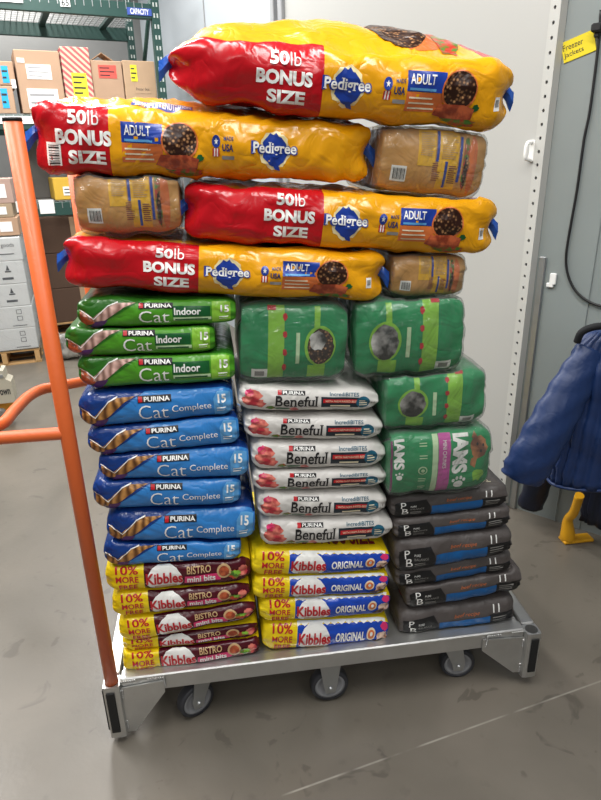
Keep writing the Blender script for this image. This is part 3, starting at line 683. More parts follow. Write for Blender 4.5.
    be_lab = ['topmost white dog food bag, under the middle green wrapped pack', 'second white dog food bag from the top', 'third white dog food bag from the top', 'fourth white dog food bag from the top, squeezed thin', 'fifth white dog food bag from the top', 'lowest white dog food bag, on the yellow and blue bags']
    for i, q in enumerate(ben):
        root, b = place('white_food_bag', be_lab[i], 'dog food', 'white dog food bags', q, 0.36, 0.03, 0.0, seed=40+i, wl=0.03, wr=0.065, pl=0.45, pr=0.3, amp=0.002, bulge=0.008)
        def fn(b=b, root=root): b.body('bag_body', None, [F_white], root); b.prints(pn, root)
        JOBS.append((b.zc, b, fn))
    # ---- yellow and dark red / blue bags
    po, pi = print_kib('original'), print_kib('bistro')
    kb = [(105, 567, 595, 251, 558, 584), (112, 596, 621, 250, 585, 602), (119, 622, 646, 256, 603, 619), (122, 643, 654, 263, 617, 640), (123, 651, 679, 260, 638, 658)]
    kb[3] = (122, 641, 653, 258, 624, 638)
    kb_lab = ['topmost dark red and yellow dog food bag, under the blue stack', 'second dark red and yellow dog food bag from the top', 'third dark red and yellow dog food bag from the top', 'fourth dark red and yellow dog food bag, mostly hidden by the one above', 'bottom dark red and yellow dog food bag, on the cart deck']
    for i, q in enumerate(kb):
        root, b = place('dog_food_bag', kb_lab[i], 'dog food', 'dark red and yellow dog food bags', q, 0.38, 0.03 if i != 3 else 0.042, 0.0, seed=50+i, wl=0.035, wr=0.045, pl=0.5, pr=0.45, amp=0.0018, bulge=0.007)
        def fn(b=b, root=root): b.body('bag_body', zone_kib_b, [F_kyel, F_maroon], root, extra=[0.262]); b.prints(pi, root)
        JOBS.append((b.zc, b, fn))
    ko = [(252, 552, 579, 390, 552, 573), (253, 579, 602, 389, 574, 595), (260, 601, 625, 391, 593, 616), (263, 625, 654, 389, 619, 648)]
    ko_lab = ['topmost yellow and blue dog food bag, under the white bags', 'second yellow and blue dog food bag from the top', 'third yellow and blue dog food bag from the top', 'bottom yellow and blue dog food bag, on the cart deck']
    for i, q in enumerate(ko):
        root, b = place('dog_food_bag', ko_lab[i], 'dog food', 'yellow and blue dog food bags', q, 0.38, 0.032, 0.0, seed=60+i, wl=0.035, wr=0.04, pl=0.5, pr=0.5, amp=0.0018, bulge=0.007, crown=0.12)
        def fn(b=b, root=root): b.body('bag_body', zone_kib_o, [F_kyel, F_kblue], root, extra=[0.262]); b.prints(po, root)
        JOBS.append((b.zc, b, fn))
    # ---- grey and black bags
    pk = print_blk()
    bk = [(392, 498, 521, 508, 486, 507), (395, 521, 542, 511, 508, 527), (396, 543, 577, 513, 530, 555), (396, 570, 590, 512, 553, 571), (407, 588, 613, 522, 569, 592), (400, 615, 641, 515, 598, 625)]
    bk_lab = ['topmost grey dog food bag, under the green packs', 'second grey dog food bag from the top', 'third and fattest grey dog food bag from the top', 'fourth grey dog food bag, thin, under the fattest one', 'fifth grey dog food bag, furthest to the right', 'bottom grey dog food bag, on the cart deck']
    for i, q in enumerate(bk):
        root, b = place('grey_food_bag', bk_lab[i], 'dog food', 'grey and black dog food bags', q, 0.36, [0.04, 0.035, 0.03, 0.05, 0.04, 0.045][i], 0.0, seed=70+i, wl=0.03, wr=0.03, pl=0.55, pr=0.7, amp=0.0025, bulge=0.005, crown=0.1)
        def fn(b=b, root=root): b.body('bag_body', None, [F_char], root); b.prints(pk, root)
        JOBS.append((b.zc, b, fn))

# ------------------------------------------------------------------ cart
ZT = 0.235; LX = 1.36; DY = 0.56
def build_cart():
    root = empty('platform_cart', (LX/2, DY/2, 0), 'aluminium platform cart with orange end rails under all the pet food', 'cart')
    ro = Vector(root.location)
    def part(name, bm, m, parent=root, smooth=False, label=None):
        off = -ro if parent is root else -(ro+Vector(parent.location))
        bmesh.ops.translate(bm, verts=bm.verts[:], vec=-ro); o = obj(name, bm, m, parent, smooth)
        if label: o['label'] = label
        return o
    bm = bmesh.new(); box(bm, (LX/2, DY/2, ZT-0.008), (LX-0.06, DY-0.06, 0.006)); part('deck_plate', bm, M_alu)
    for y in (0.019, DY-0.019):
        bm = bmesh.new(); box(bm, (LX/2, y, ZT-0.031), (LX-0.05, 0.04, 0.062), bevel=0.004); part('side_rail', bm, M_alu)
    for x in (0.0, LX):
        bm = bmesh.new(); box(bm, (x, DY/2, ZT-0.026), (0.045, DY-0.05, 0.052), bevel=0.004); part('end_rail', bm, M_alu)
    for k in range(3):
        bm = bmesh.new(); box(bm, (LX*(0.25+0.25*k), DY/2, ZT-0.036), (0.04, DY-0.06, 0.04), bevel=0.003); part('cross_member', bm, M_alu)
    # corner sockets, gussets, rubber bumpers
    for x, sx in ((0.0, 1), (LX, -1)):
        for y, sy in ((0.0, 1), (DY, -1)):
            bm = bmesh.new()
            n = 16; zb = 0.025 if x == 0 else 0.045
            o_ = []; 
            R0, R1 = 0.027, 0.021
            # square-ish tube with round socket
            prof = []
            for k in range(n):
                a = 2*PI*k/n; c, s = math.cos(a), math.sin(a); q = R0/max(abs(c), abs(s))*0.94; q = min(q, R0*1.22); prof.append((c*q, s*q, c*R1, s*R1))
            lo = [bm.verts.new((x+p[0], y+p[1], zb)) for p in prof]; hi = [bm.verts.new((x+p[0], y+p[1], ZT-0.006)) for p in prof]
            hin = [bm.verts.new((x+p[2], y+p[3], ZT-0.006)) for p in prof]; din = [bm.verts.new((x+p[2], y+p[3], ZT-0.05)) for p in prof]
            for k in range(n):
                j = (k+1) % n
                bm.faces.new((lo[k], lo[j], hi[j], hi[k])); bm.faces.new((hi[k], hi[j], hin[j], hin[k])); bm.faces.new((hin[k], hin[j], din[j], din[k]))
            f = bm.faces.new(din); f.material_index = 1; bm.faces.new(lo[::-1])
            cs = part('corner_socket', bm, [M_alu, M_black])
            bm = bmesh.new(); box(bm, (x-sx*0.004, y-sy*0.0275, (zb+0.02+ZT-0.02)/2), (0.026, 0.005, ZT-zb-0.05), bevel=0.0015); part('rubber_strip', bm, M_rubber, label='black rubber bumper strip')
            bm = bmesh.new(); box(bm, (x-sx*0.0275, y, (zb+0.02+ZT-0.02)/2), (0.005, 0.03, ZT-zb-0.05), bevel=0.0015); part('rubber_strip', bm, M_rubber, label='black rubber bumper strip')
            bm = bmesh.new(); w = 0.155; P = [(x+sx*0.024, zb), (x+sx*0.05, zb), (x+sx*w, ZT-0.065), (x+sx*w, ZT-0.02), (x+sx*0.024, ZT-0.03)]
            if x > 0.1: P = [(x+sx*0.024, zb+0.01), (x+sx*0.05, zb+0.012), (x+sx*w*1.1, ZT-0.065), (x+sx*w*1.1, ZT-0.02), (x+sx*0.024, ZT-0.03)]
            prism(bm, P, y-sy*0.008, y-sy*0.003); part('gusset_plate', bm, M_alu)
            bm = bmesh.new(); rr = random.Random(int(x*10+y*100))
            for (a, b_) in (((x+sx*0.03, ZT-0.004), (x+sx*0.07, ZT-0.004)), ((x+sx*0.11, ZT-0.006), (x+sx*0.155, ZT-0.006)), ((x+sx*0.156, ZT-0.01), (x+sx*0.158, ZT-0.045)), ((x+sx*0.028, zb+0.015), (x+sx*0.028, zb+0.045)), ((x+sx*0.028, ZT-0.04), (x+sx*0.028, ZT-0.07))):
                for k in range(7):
                    t = k/6; bmesh.ops.create_icosphere(bm, subdivisions=1, radius=0.0042*rr.uniform(0.8, 1.2), matrix=Matrix.Translation((a[0]+(b_[0]-a[0])*t, y-sy*0.008, a[1]+(b_[1]-a[1])*t)))
            part('weld_bead', bm, M_alu, smooth=True)
    # wheels
    def caster(x, y, r, rz, name, w=0.038, big=False):
        Rz = Matrix.Rotation(rz, 4, 'Z'); c = Vector((x, y, r+0.001)); M = Matrix.Translation(c) @ Rz @ Matrix.Rotation(PI/2, 4, 'Z')
        bm = bmesh.new(); prof = [(r*0.8, -w/2), (r*0.93, -w/2), (r, -w*0.32), (r, w*0.32), (r*0.93, w/2), (r*0.8, w/2), (r*0.8, -w/2)]
        lathe(bm, prof, M, 28); bmesh.ops.recalc_face_normals(bm, faces=bm.faces[:]); ty = part('wheel_tyre', bm, M_tread)
        bm = bmesh.new(); prof = [(0.004, -w*0.5), (r*0.22, -w*0.55), (r*0.27, -w*0.3), (r*0.58, -w*0.25), (r*0.64, -w*0.45), (r*0.81, -w*0.45), (r*0.81, w*0.45), (r*0.64, w*0.45), (r*0.58, w*0.25), (r*0.27, w*0.3), (r*0.22, w*0.55), (0.004, w*0.5)]
        lathe(bm, prof, M, 28); bmesh.ops.recalc_face_normals(bm, faces=bm.faces[:]); part('wheel_core', bm, M_wheel)
        bm = bmesh.new(); T = Matrix.Translation((x, y, 0)) @ Rz; top = ZT-0.066; ox = 0.0 if big else 0.03
        for s in (-1, 1):
            prism(bm, [(-0.016, r-0.02), (0.016, r-0.02), (0.022, r+0.01), (ox+0.035, top-0.004), (ox-0.035, top-0.004), (-0.022, r+0.01)], s*(w/2+0.006)-0.002, s*(w/2+0.006)+0.002, T)
        box(bm, T @ Vector((ox, 0, top)), (0.09, w+0.03, 0.012), Rz, 0.002)
        part('caster_fork', bm, M_steel)
        bm = bmesh.new(); tube(bm, [T @ Vector((0, -w/2-0.016, r)), T @ Vector((0, w/2+0.016, r))], 0.008, 8); part('axle_bolt', bm, M_steel)
    zt = ony(329, 684, 0.045); xm = float(zt[0])
    caster(xm, 0.045, 0.064, 0.02, 'm', big=True); caster(xm, DY-0.045, 0.064, 0.02, 'm', big=True)
    xl = float(ony(196, 705, 0.05)[0]); xr_ = float(ony(456, 667, 0.07)[0])
    caster(xl, 0.055, 0.062, 0.5, 'l'); caster(xl, DY-0.1, 0.056, -0.3, 'l'); caster(xr_, 0.07, 0.06, PI-0.12, 'r'); caster(xr_, DY-0.1, 0.056, PI+0.2, 'r')
    # orange posts and push loop
    top = float(ony(14.5, 119, 0.0)[2])
    YB = 0.5
    for y, zt_ in ((0.0, top), (DY, top)):
        bm = bmesh.new(); tube(bm, [(0, y, ZT-0.04), (0, y, zt_-0.004)], 0.0195, 20); tube(bm, [(0, y, zt_-0.004), (0, y, zt_+0.003)], [0.0202, 0.0195], 20, mi=1); part('upright_post', bm, [M_orange, M_black])
    zr = float(ony(66, 433, 0)[2])
    back = [(0, DY, 1.02)]+[tuple(onz(px, py, zz)) for px, py, zz in ((60, 386, 1.035), (42, 389.5, 1.04), (28, 397, 1.045), (14, 411, 1.05), (0, 425, 1.055))]+[(-0.25, 0.03, 1.062), (-0.24, 0.005, zr), (-0.2, 0.0, zr), (-0.1, 0, zr), (0, 0, zr)]
    xs = onz(0, 425, 1.055); 
    back = back[:6]+[(float(xs[0])-0.06, float(xs[1])-0.02-0.03, 1.06), (float(xs[0])-0.075, 0.012, zr), (float(xs[0])-0.03, 0.0, zr), (-0.1, 0.0, zr), (0, 0, zr)]
    bm = bmesh.new(); tube(bm, smooth_path(back, 6), 0.0165, 16); part('push_loop', bm, M_orange)
    return root

# ------------------------------------------------------------------ room
WD = np.array([-math.sin(GRID), math.cos(GRID), 0]); WN = np.array([-math.cos(GRID), -math.sin(GRID), 0])   # along the freezer wall (away), into the room
T0 = np.array([1.79, 1.10, 0.0])                                                        # foot of the perforated trim
FA = math.radians(42.9); FD = np.array([-math.sin(FA), math.cos(FA), 0]); FN = np.array([-math.cos(FA), -math.sin(FA), 0])      # the grey wall right of the trim turns towards the room
ROTF = Matrix.Rotation(FA, 4, 'Z')
def FP(t, n, z): return T0+FD*t+FN*n+np.array([0, 0, z])
def fbox(bm, t0, t1, n0, n1, z0, z1, bevel=0.0, mi=0):
    c = FP((t0+t1)/2, (n0+n1)/2, (z0+z1)/2); box(bm, c, (abs(n1-n0), abs(t1-t0), z1-z0), ROTF, bevel, mi)
def WP(t, n, z): return T0+WD*t+WN*n+np.array([0, 0, z])
ROTW = Matrix.Rotation(GRID, 4, 'Z')          # local X = -WN, local Y = WD
def wbox(bm, t0, t1, n0, n1, z0, z1, bevel=0.0, mi=0):
    c = WP((t0+t1)/2, (n0+n1)/2, (z0+z1)/2); box(bm, c, (abs(n1-n0), abs(t1-t0), z1-z0), ROTW, bevel, mi)
def floor_mat():
    m = bpy.data.materials.new('polished_concrete'); m.use_nodes = True; t = m.node_tree; b = t.nodes['Principled BSDF']
    tc = nn(t, 'ShaderNodeTexCoord')
    def noise(s, d, dist=0.0):
        n = nn(t, 'ShaderNodeTexNoise', Scale=s, Detail=d, Distortion=dist); t.links.new(tc.outputs['Object'], n.inputs['Vector']); return n.outputs['Fac']
    def mixc(f, a, c):
        x = nn(t, 'ShaderNodeMix', data_type='RGBA'); t.links.new(f, x.inputs[0])
        for i, v in ((6, a), (7, c)):
            if isinstance(v, tuple): x.inputs[i].default_value = v
            else: t.links.new(v, x.inputs[i])
        return x.outputs[2]
    def rng(f, a, c, lo=0.0, hi=1.0):
        r = nn(t, 'ShaderNodeMapRange'); t.links.new(f, r.inputs[0]); r.inputs[1].default_value = a; r.inputs[2].default_value = c; r.inputs[3].default_value = lo; r.inputs[4].default_value = hi; return r.outputs[0]
    base = mixc(rng(noise(1.3, 5, 0.8), 0.3, 0.7), srgb('5F5A51'), srgb('746D63'))
    base = mixc(rng(noise(14, 6), 0.62, 0.75, 0, 0.35), base, srgb('4E4942'))
    base = mixc(rng(noise(4.5, 3, 2.0), 0.64, 0.68, 0, 0.5), base, srgb('48433C'))
    # a pale scratch line across the slab
    P = onz(270, 800, 0); Q = onz(601, 681, 0); d = (Q-P)/np.linalg.norm(Q-P); nx, ny = -d[1], d[0]
    dp = nn(t, 'ShaderNodeVectorMath', operation='DOT_PRODUCT'); t.links.new(tc.outputs['Object'], dp.inputs[0]); dp.inputs[1].default_value = (nx, ny, 0)
    ab = nn(t, 'ShaderNodeMath', operation='SUBTRACT'); t.links.new(dp.outputs['Value'], ab.inputs[0]); ab.inputs[1].default_value = float(P[0]*nx+P[1]*ny)
    a2 = nn(t, 'ShaderNodeMath', operation='ABSOLUTE'); t.links.new(ab.outputs[0], a2.inputs[0])
    line = rng(a2.outputs[0], 0.0015, 0.004, 0.55, 0.0)
    mm = nn(t, 'ShaderNodeMath', operation='MULTIPLY'); t.links.new(line, mm.inputs[0]); t.links.new(rng(noise(9, 2), 0.35, 0.6), mm.inputs[1])
    base = mixc(mm.outputs[0], base, srgb('B5B1A6'))
    t.links.new(base, b.inputs['Base Color']); t.links.new(rng(noise(3, 4), 0.3, 0.7, 0.28, 0.45), b.inputs['Roughness'])
    bp = nn(t, 'ShaderNodeBump', Strength=0.04, Distance=0.01); t.links.new(noise(60, 3), bp.inputs['Height']); t.links.new(bp.outputs['Normal'], b.inputs['Normal'])
    return m
M_wall = mat('white_freezer_panel', 'B4B4B0', rough=0.42, var=0.02, vscale=2)
M_wall2 = mat('bluish_freezer_panel', 'B8C0C6', rough=0.42, var=0.02, vscale=2)
M_galv = mat('galvanised_grey_panel', '8F9796', rough=0.45, var=0.07, vscale=5, metal=0.1)
M_trim = mat('perforated_white_steel', 'BDBDB8', rough=0.4, var=0.03)
M_frame = mat('grey_door_frame', '9A9C9E', rough=0.4, var=0.05)
def build_room():
    bm = bmesh.new(); box(bm, (0, 3, -0.05), (16, 18, 0.1)); tag(obj('floor', bm, floor_mat()), 'polished grey concrete floor', None, None, 'structure')
    # freezer wall running back to the left
    bm = bmesh.new(); wbox(bm, 0.0, 2.55, -0.12, 0.0, 0, 4.2); tag(obj('wall_right', bm, M_wall), 'white insulated freezer wall', kind='structure')
    bm = bmesh.new(); wbox(bm, 2.78, 7.2, -0.12, -0.02, 0, 4.2); w2 = tag(obj('wall_back', bm, M_wall2), 'bluish white freezer wall further back', kind='structure')
    for t in (4.45,):
        bm = bmesh.new(); wbox(bm, t, t+0.02, -0.022, -0.012, 0, 4.1); obj('panel_joint', bm, M_frame, w2)
    bm = bmesh.new(); wbox(bm, 2.55, 2.62, -0.12, 0.03, 0, 4.2, 0.005); wbox(bm, 2.62, 2.72, -0.12, -0.06, 0, 4.2); wbox(bm, 2.72, 2.78, -0.12, 0.02, 0, 4.2, 0.005)
    tag(obj('door_1', bm, M_frame), 'grey steel freezer door frame', kind='structure')
    bm = bmesh.new(); fbox(bm, -2.6, 0.0, -0.13, -0.02, 0, 4.2); wr = tag(obj('wall_front', bm, M_galv), 'dull grey galvanised wall panel', kind='structure')
    for t, w in ((-0.27, 0.004), (-0.34, 0.05)):
        bm = bmesh.new(); fbox(bm, t-w, t, -0.022, -0.014, 0, 4.2, 0.002); obj('panel_rib', bm, M_galv, wr)
    # far wall behind the rack
    bm = bmesh.new(); box(bm, WP(7.25, 3.5, 2.1), (9, 0.1, 4.2), ROTW); tag(obj('wall_left', bm, mat('shaded_grey_wall', '848482', rough=0.7)), 'grey wall behind the storage rack', kind='structure')
    # perforated angle at the edge of the white wall
    bm = bmesh.new(); pitch = 0.052; w = 0.05; n = int(4.1/pitch)
    def pv(a, z, nn_=0.006): return bm.verts.new(Vector(WP(a, nn_, z)))
    for i in range(n):
        z0 = 0.02+i*pitch; cz = z0+pitch/2; ca = 0.005
        outer = [(ca+w/2*a, cz+pitch/2*b) for a, b in ((-1, -1), (0, -1), (1, -1), (1, 0), (1, 1), (0, 1), (-1, 1), (-1, 0))]
        inner = [(ca+0.0075*math.cos(PI*(5+k)/4), cz+0.0075*math.sin(PI*(5+k)/4)) for k in range(8)]
        O = [pv(*p) for p in outer]; I = [pv(*p) for p in inner]; B = [pv(p[0], p[1], 0.0015) for p in inner]
        for k in range(8):
            j = (k+1) % 8; bm.faces.new((O[k], O[j], I[j], I[k])); bm.faces.new((I[k], I[j], B[j], B[k]))
        f = bm.faces.new(B); f.material_index = 1
    wbox(bm, -0.024, -0.020, -0.03, 0.006, 0.02, 4.1)
    bmesh.ops.remove_doubles(bm, verts=bm.verts[:], dist=1e-5); bmesh.ops.recalc_face_normals(bm, faces=bm.faces[:])
    tag(obj('trim_1', bm, [M_trim, M_print_black]), 'white perforated steel corner trim', kind='structure')
    bm = bmesh.new(); fbox(bm, -0.075, -0.045, -0.02, -0.005, 0, 1.28, 0.004); tag(obj('trim_2', bm, M_steel), 'bare steel corner guard', kind='structure')
    # handle on the white door panel
    h = onplane(527, 151, WP(0, 0.03, 0), WN); r = empty('door_handle', h, 'small white pull handle on the white freezer wall', 'handle', rot=(0, 0, GRID))
    bm = bmesh.new(); tube(bm, smooth_path([(0.028, 0, -0.035), (0.0, 0, -0.03), (-0.006, 0.0, 0.0), (0.0, 0, 0.03), (0.028, 0, 0.035)], 5), [0.009]*21, 10); obj('handle_grip', bm, M_white_paper, r)
    bm = bmesh.new(); box(bm, (0.0265, 0, 0), (0.006, 0.03, 0.085), bevel=0.002); obj('handle_plate', bm, M_white_paper, r)
    # yellow sign
    PN = FP(0, -0.017, 0)
    a = onplane(563, 43, PN, FN); b = onplane(597, 28, PN, FN); c = onplane(594, 55, PN, FN); d = onplane(561, 60, PN, FN)
    ctr = (a+b+c+d)/4; Wd = 0.5*(np.linalg.norm((b-a)[:2])+np.linalg.norm((c-d)[:2])); Hh = 0.5*((a-d)[2]+(b-c)[2])
    s = empty('paper_sign', ctr, 'yellow paper sign reading Freezer Jackets on the grey wall', 'sign', rot=(0, 0, FA-PI/2))
    tilt = Matrix.Rotation(math.atan2((b-a)[2], Wd)*1.0, 4, 'Y').inverted()
    bm = bmesh.new(); box(bm, (0, 0, 0), (Wd, 0.002, Hh), tilt); obj('sign_sheet', bm, mat('yellow_paper', 'EBD51F', rough=0.6, var=0.03), s)
    bm = bmesh.new()
    for txt, x0, z0, ww, hh in (('Freezer', -0.46, 0.05, 0.62, 0.28), ('Jackets', -0.46, -0.35, 0.60, 0.3)):
        V, F = text2d(txt, 0.0, False); lo, hi = V.min(0), V.max(0)
        vs = [bm.verts.new(tilt @ Vector(((x0+(p[0]-lo[0])/(hi[0]-lo[0])*ww)*Wd, -0.0018, (z0+(p[1]-lo[1])/(hi[1]-lo[1])*hh)*Hh))) for p in V]
        for f in F: bm.faces.new([vs[i] for i in f])
    obj('sign_lettering', bm, M_print_black, s)
    # cord, wall clip, black box
    PC = FP(0, -0.008, 0)
    pts = [onplane(x, y, PC, FN) for x, y in ((601, 10), (598, 48), (590, 110), (584, 140), (577, 190), (569, 235), (566, 258), (568, 275), (575, 290), (586, 300), (601, 306), (615, 305))]
    bm = bmesh.new(); tube(bm, smooth_path(pts, 5), 0.0055, 8); tag(obj('power_cord', bm, M_black), 'black power cord hanging in a loop down the grey wall', 'cord')
    p = onplane(598, 28, FP(0, -0.001, 0), FN); bm = bmesh.new(); box(bm, p, (0.05, 0.04, 0.03), ROTF, 0.006); box(bm, p+np.array([0, 0, -0.022]), (0.02, 0.02, 0.02), ROTF, 0.004); tag(obj('cord_clamp', bm, M_black), 'black clamp holding the cord above the yellow sign', 'clamp')
    p = onplane(553, 279, FP(0, -0.013, 0), FN); bm = bmesh.new(); box(bm, p, (0.012, 0.028, 0.05), ROTF, 0.003); box(bm, p+np.array([0, 0, -0.028])+FD*0.01, (0.012, 0.03, 0.02), ROTF, 0.003); tag(obj('wall_clip', bm, M_white_paper), 'small white plastic clip on the grey wall', 'clip')

# ------------------------------------------------------------------ jackets
M_jack = mat('navy_quilted_nylon', '1A3260', rough=0.45, var=0.12, vscale=5, bump=0.35, bscale=18)
M_jack_d = mat('dark_navy_nylon', '0F172B', rough=0.5, var=0.12, vscale=5, bump=0.35, bscale=18)
M_collar = mat('black_knit_collar', '101216', rough=0.8)
def jacket_body(bm, base, ax, ay, zs, hw, hd, ch, groove=0.014, seed=0):
    """closed quilted shell: zs heights (low to high), half widths, half depths; ch channels around"""
    n = ch*6; rings = []; rr = random.Random(seed); ph = rr.uniform(0, 6)
    for i, z in enumerate(zs):
        ring = []
        for k in range(n):
            a = 2*PI*k/n; q = k % 6/6.0; puff = groove*(math.sin(PI*q)**0.6-0.6)+0.006*math.sin(z*31+a*3+ph)+0.004*math.sin(z*83+a*7)
            x = (hw[i]+puff)*math.copysign(abs(math.cos(a))**0.75, math.cos(a)); y = (hd[i]+puff)*math.copysign(abs(math.sin(a))**0.85, math.sin(a))
            p = base+ax*x+ay*y; ring.append(bm.verts.new((p.x, p.y, z)))
        rings.append(ring)
    for i in range(len(rings)-1):
        for k in range(n):
            f = bm.faces.new((rings[i][k], rings[i][(k+1) % n], rings[i+1][(k+1) % n], rings[i+1][k])); f.smooth = True
    bm.faces.new(rings[0][::-1]); bm.faces.new(rings[-1])
def lerp(tab, z):
    for (z0, v0), (z1, v1) in zip(tab, tab[1:]):
        if z <= z1: return v0+(v1-v0)*max(0, min(1, (z-z0)/(z1-z0)))
    return tab[-1][1]
def sleeve(bm, pts, rad, fl=0.7, toward=Vector((0, -1, 0)), n=20):
    P = smooth_path(pts, 9); m = len(P)-1; rings = []
    for i, p in enumerate(P):
        p = Vector([float(v) for v in p]); d = Vector([float(v) for v in (P[min(i+1, m)]-P[max(i-1, 0)])]).normalized()
        a = d.cross(toward).normalized(); b = a.cross(d).normalized(); t = i/m
        r = lerp([(k/(len(rad)-1), v) for k, v in enumerate(rad)], t); q = (i % 9)/9
        rings.append([bm.verts.new(p+a*math.cos(2*PI*k/n)*(r+0.004*math.sin(i*1.3+k))+b*math.sin(2*PI*k/n)*r*fl*(1+0.08*math.sin(i*0.9+k*1.7))) for k in range(n)])
    for i in range(m):
        for k in range(n):
            f = bm.faces.new((rings[i][k], rings[i][(k+1) % n], rings[i+1][(k+1) % n], rings[i+1][k])); f.smooth = True
    bm.faces.new(rings[0][::-1]); bm.faces.new(rings[-1])
def build_jackets():
    vd = Vector((CF[0], CF[1], 0)).normalized(); ax = Vector((vd.y, -vd.x, 0))     # facing the viewer's side of the aisle
    def at(px, py, dist):        # point at horizontal distance `dist` from the lens
        d = _ray(px, py); return Vector([float(v) for v in C0+d*dist/(d@np.array([vd.x, vd.y, 0]))])
    D = 2.16
    c = at(613, 480, D); base = Vector((c.x, c.y, 0))
    zh = at(560, 491, D-0.08).z; zt = at(595, 331, D).z
    r = empty('quilted_jacket', (c.x, c.y, zh), 'blue quilted freezer jacket hanging on the grey wall, sleeve spread to the left', 'jacket')
    off = -Vector(r.location)
    N = 22; zs = [zh+(zt-zh)*i/(N-1) for i in range(N)]
    hw = [lerp([(0, 0.26), (0.5, 0.25), (0.8, 0.24), (0.93, 0.215), (1, 0.17)], i/(N-1)) for i in range(N)]
    hd = [lerp([(0, 0.085), (0.5, 0.10), (0.8, 0.095), (1, 0.05)], i/(N-1)) for i in range(N)]
    bm = bmesh.new(); jacket_body(bm, base, ax, vd, zs, hw, hd, 24); bmesh.ops.translate(bm, verts=bm.verts[:], vec=off); obj('jacket_body', bm, M_jack, r)
    bm = bmesh.new(); n = 60; tube(bm, [base+ax*(0.258*math.copysign(abs(math.cos(2*PI*k/n))**0.75, math.cos(2*PI*k/n)))+vd*(0.088*math.copysign(abs(math.sin(2*PI*k/n))**0.85, math.sin(2*PI*k/n)))+Vector((0, 0, zh)) for k in range(n+1)], 0.007, 6)
    bmesh.ops.translate(bm, verts=bm.verts[:], vec=off); obj('hem_binding', bm, M_jack, r)
    bm = bmesh.new(); P = [at(592, 350, D-0.02), at(573, 385, D-0.05), at(551, 425, D-0.09), at(530, 462, D-0.12), at(521, 478, D-0.12)]
    sleeve(bm, [np.array(p) for p in P], [0.055, 0.078, 0.088, 0.09, 0.08], 0.62, -vd); bmesh.ops.translate(bm, verts=bm.verts[:], vec=off); obj('sleeve', bm, M_jack, r)
    bm = bmesh.new(); P = [at(634, 350, D-0.02), at(655, 385, D-0.03), at(668, 430, D-0.05), at(676, 475, D-0.05)]
    sleeve(bm, [np.array(p) for p in P], [0.055, 0.075, 0.08, 0.07], 0.62, -vd); bmesh.ops.translate(bm, verts=bm.verts[:], vec=off); obj('sleeve', bm, M_jack, r)
    bm = bmesh.new(); tube(bm, smooth_path([at(577, 342, D-0.03), at(581, 333, D-0.04), at(590, 328, D-0.05), at(602, 326, D-0.06), at(620, 326, D-0.06), at(636, 330, D-0.05), at(645, 342, D-0.03)], 5), 0.013, 8)
    bmesh.ops.translate(bm, verts=bm.verts[:], vec=off); obj('collar', bm, M_collar, r)['label'] = 'black collar edge'
    # darker jacket below it
    q = onplane(600, 500, FP(0, 0.085, 0), FN); D2 = float((q-C0)@np.array([vd.x, vd.y, 0])); c = Vector([float(v) for v in q]); base = Vector((c.x, c.y, 0)); z0 = at(590, 528, D2-0.03).z; z1 = zt-0.1
    ax1, ax = ax, Vector((-FD[0], -FD[1], 0)); vd1, vdw = vd, Vector((-FN[0], -FN[1], 0))
    r2 = empty('quilted_jacket', (c.x, c.y, z0), 'dark navy jacket hanging behind the blue one, its hem lower down', 'jacket'); off = -Vector(r2.location)
    zs = [z0+(z1-z0)*i/(N-1) for i in range(N)]
    hw = [lerp([(0, 0.06), (0.3, 0.09), (0.8, 0.09), (1, 0.06)], i/(N-1)) for i in range(N)]; hd = [0.025]*N
    bm = bmesh.new(); jacket_body(bm, base, ax, vdw, zs, hw, hd, 12, seed=4); bmesh.ops.translate(bm, verts=bm.verts[:], vec=off); obj('jacket_body', bm, M_jack_d, r2)
    bm = bmesh.new(); P = [Vector([float(v) for v in onplane(px, py, FP(0, 0.085, 0), FN)]) for px, py in ((590, 380), (562, 430), (543, 470), (530, 506))]
    sleeve(bm, [np.array(p) for p in P], [0.05, 0.065, 0.065, 0.062], 0.7, -vd); bmesh.ops.translate(bm, verts=bm.verts[:], vec=off); obj('sleeve', bm, M_jack_d, r2)
    # yellow stand leg below the jackets
    D3 = 2.02; b0 = at(570, 531, D3); zz = 0.0
    foot = onz(567, 541, 0.0); M_ystand = mat('yellow_enamel', 'E2A416', rough=0.4, var=0.06)
    f = Vector([float(v) for v in foot])
    s = empty('yellow_stand', f, 'yellow steel stand with a splayed foot below the blue jacket', 'stand')
    bm = bmesh.new(); tube(bm, smooth_path([(0.0, 0.0, 0.012), (-0.004, 0, 0.05), (-0.012, 0.0, 0.12), (-0.014, -0.035, 0.18), (-0.024, -0.07, 0.29)], 5), [0.032, 0.033, 0.034, 0.034, 0.033, 0.032, 0.030, 0.028, 0.026, 0.024, 0.021, 0.02, 0.02, 0.02, 0.02, 0.02, 0.02, 0.02, 0.02, 0.02, 0.02], 14); obj('stand_leg', bm, M_ystand, s)
    bm = bmesh.new(); box(bm, (0.045, 0.0, 0.008), (0.15, 0.06, 0.016), None, 0.005); obj('foot_plate', bm, M_ystand, s)

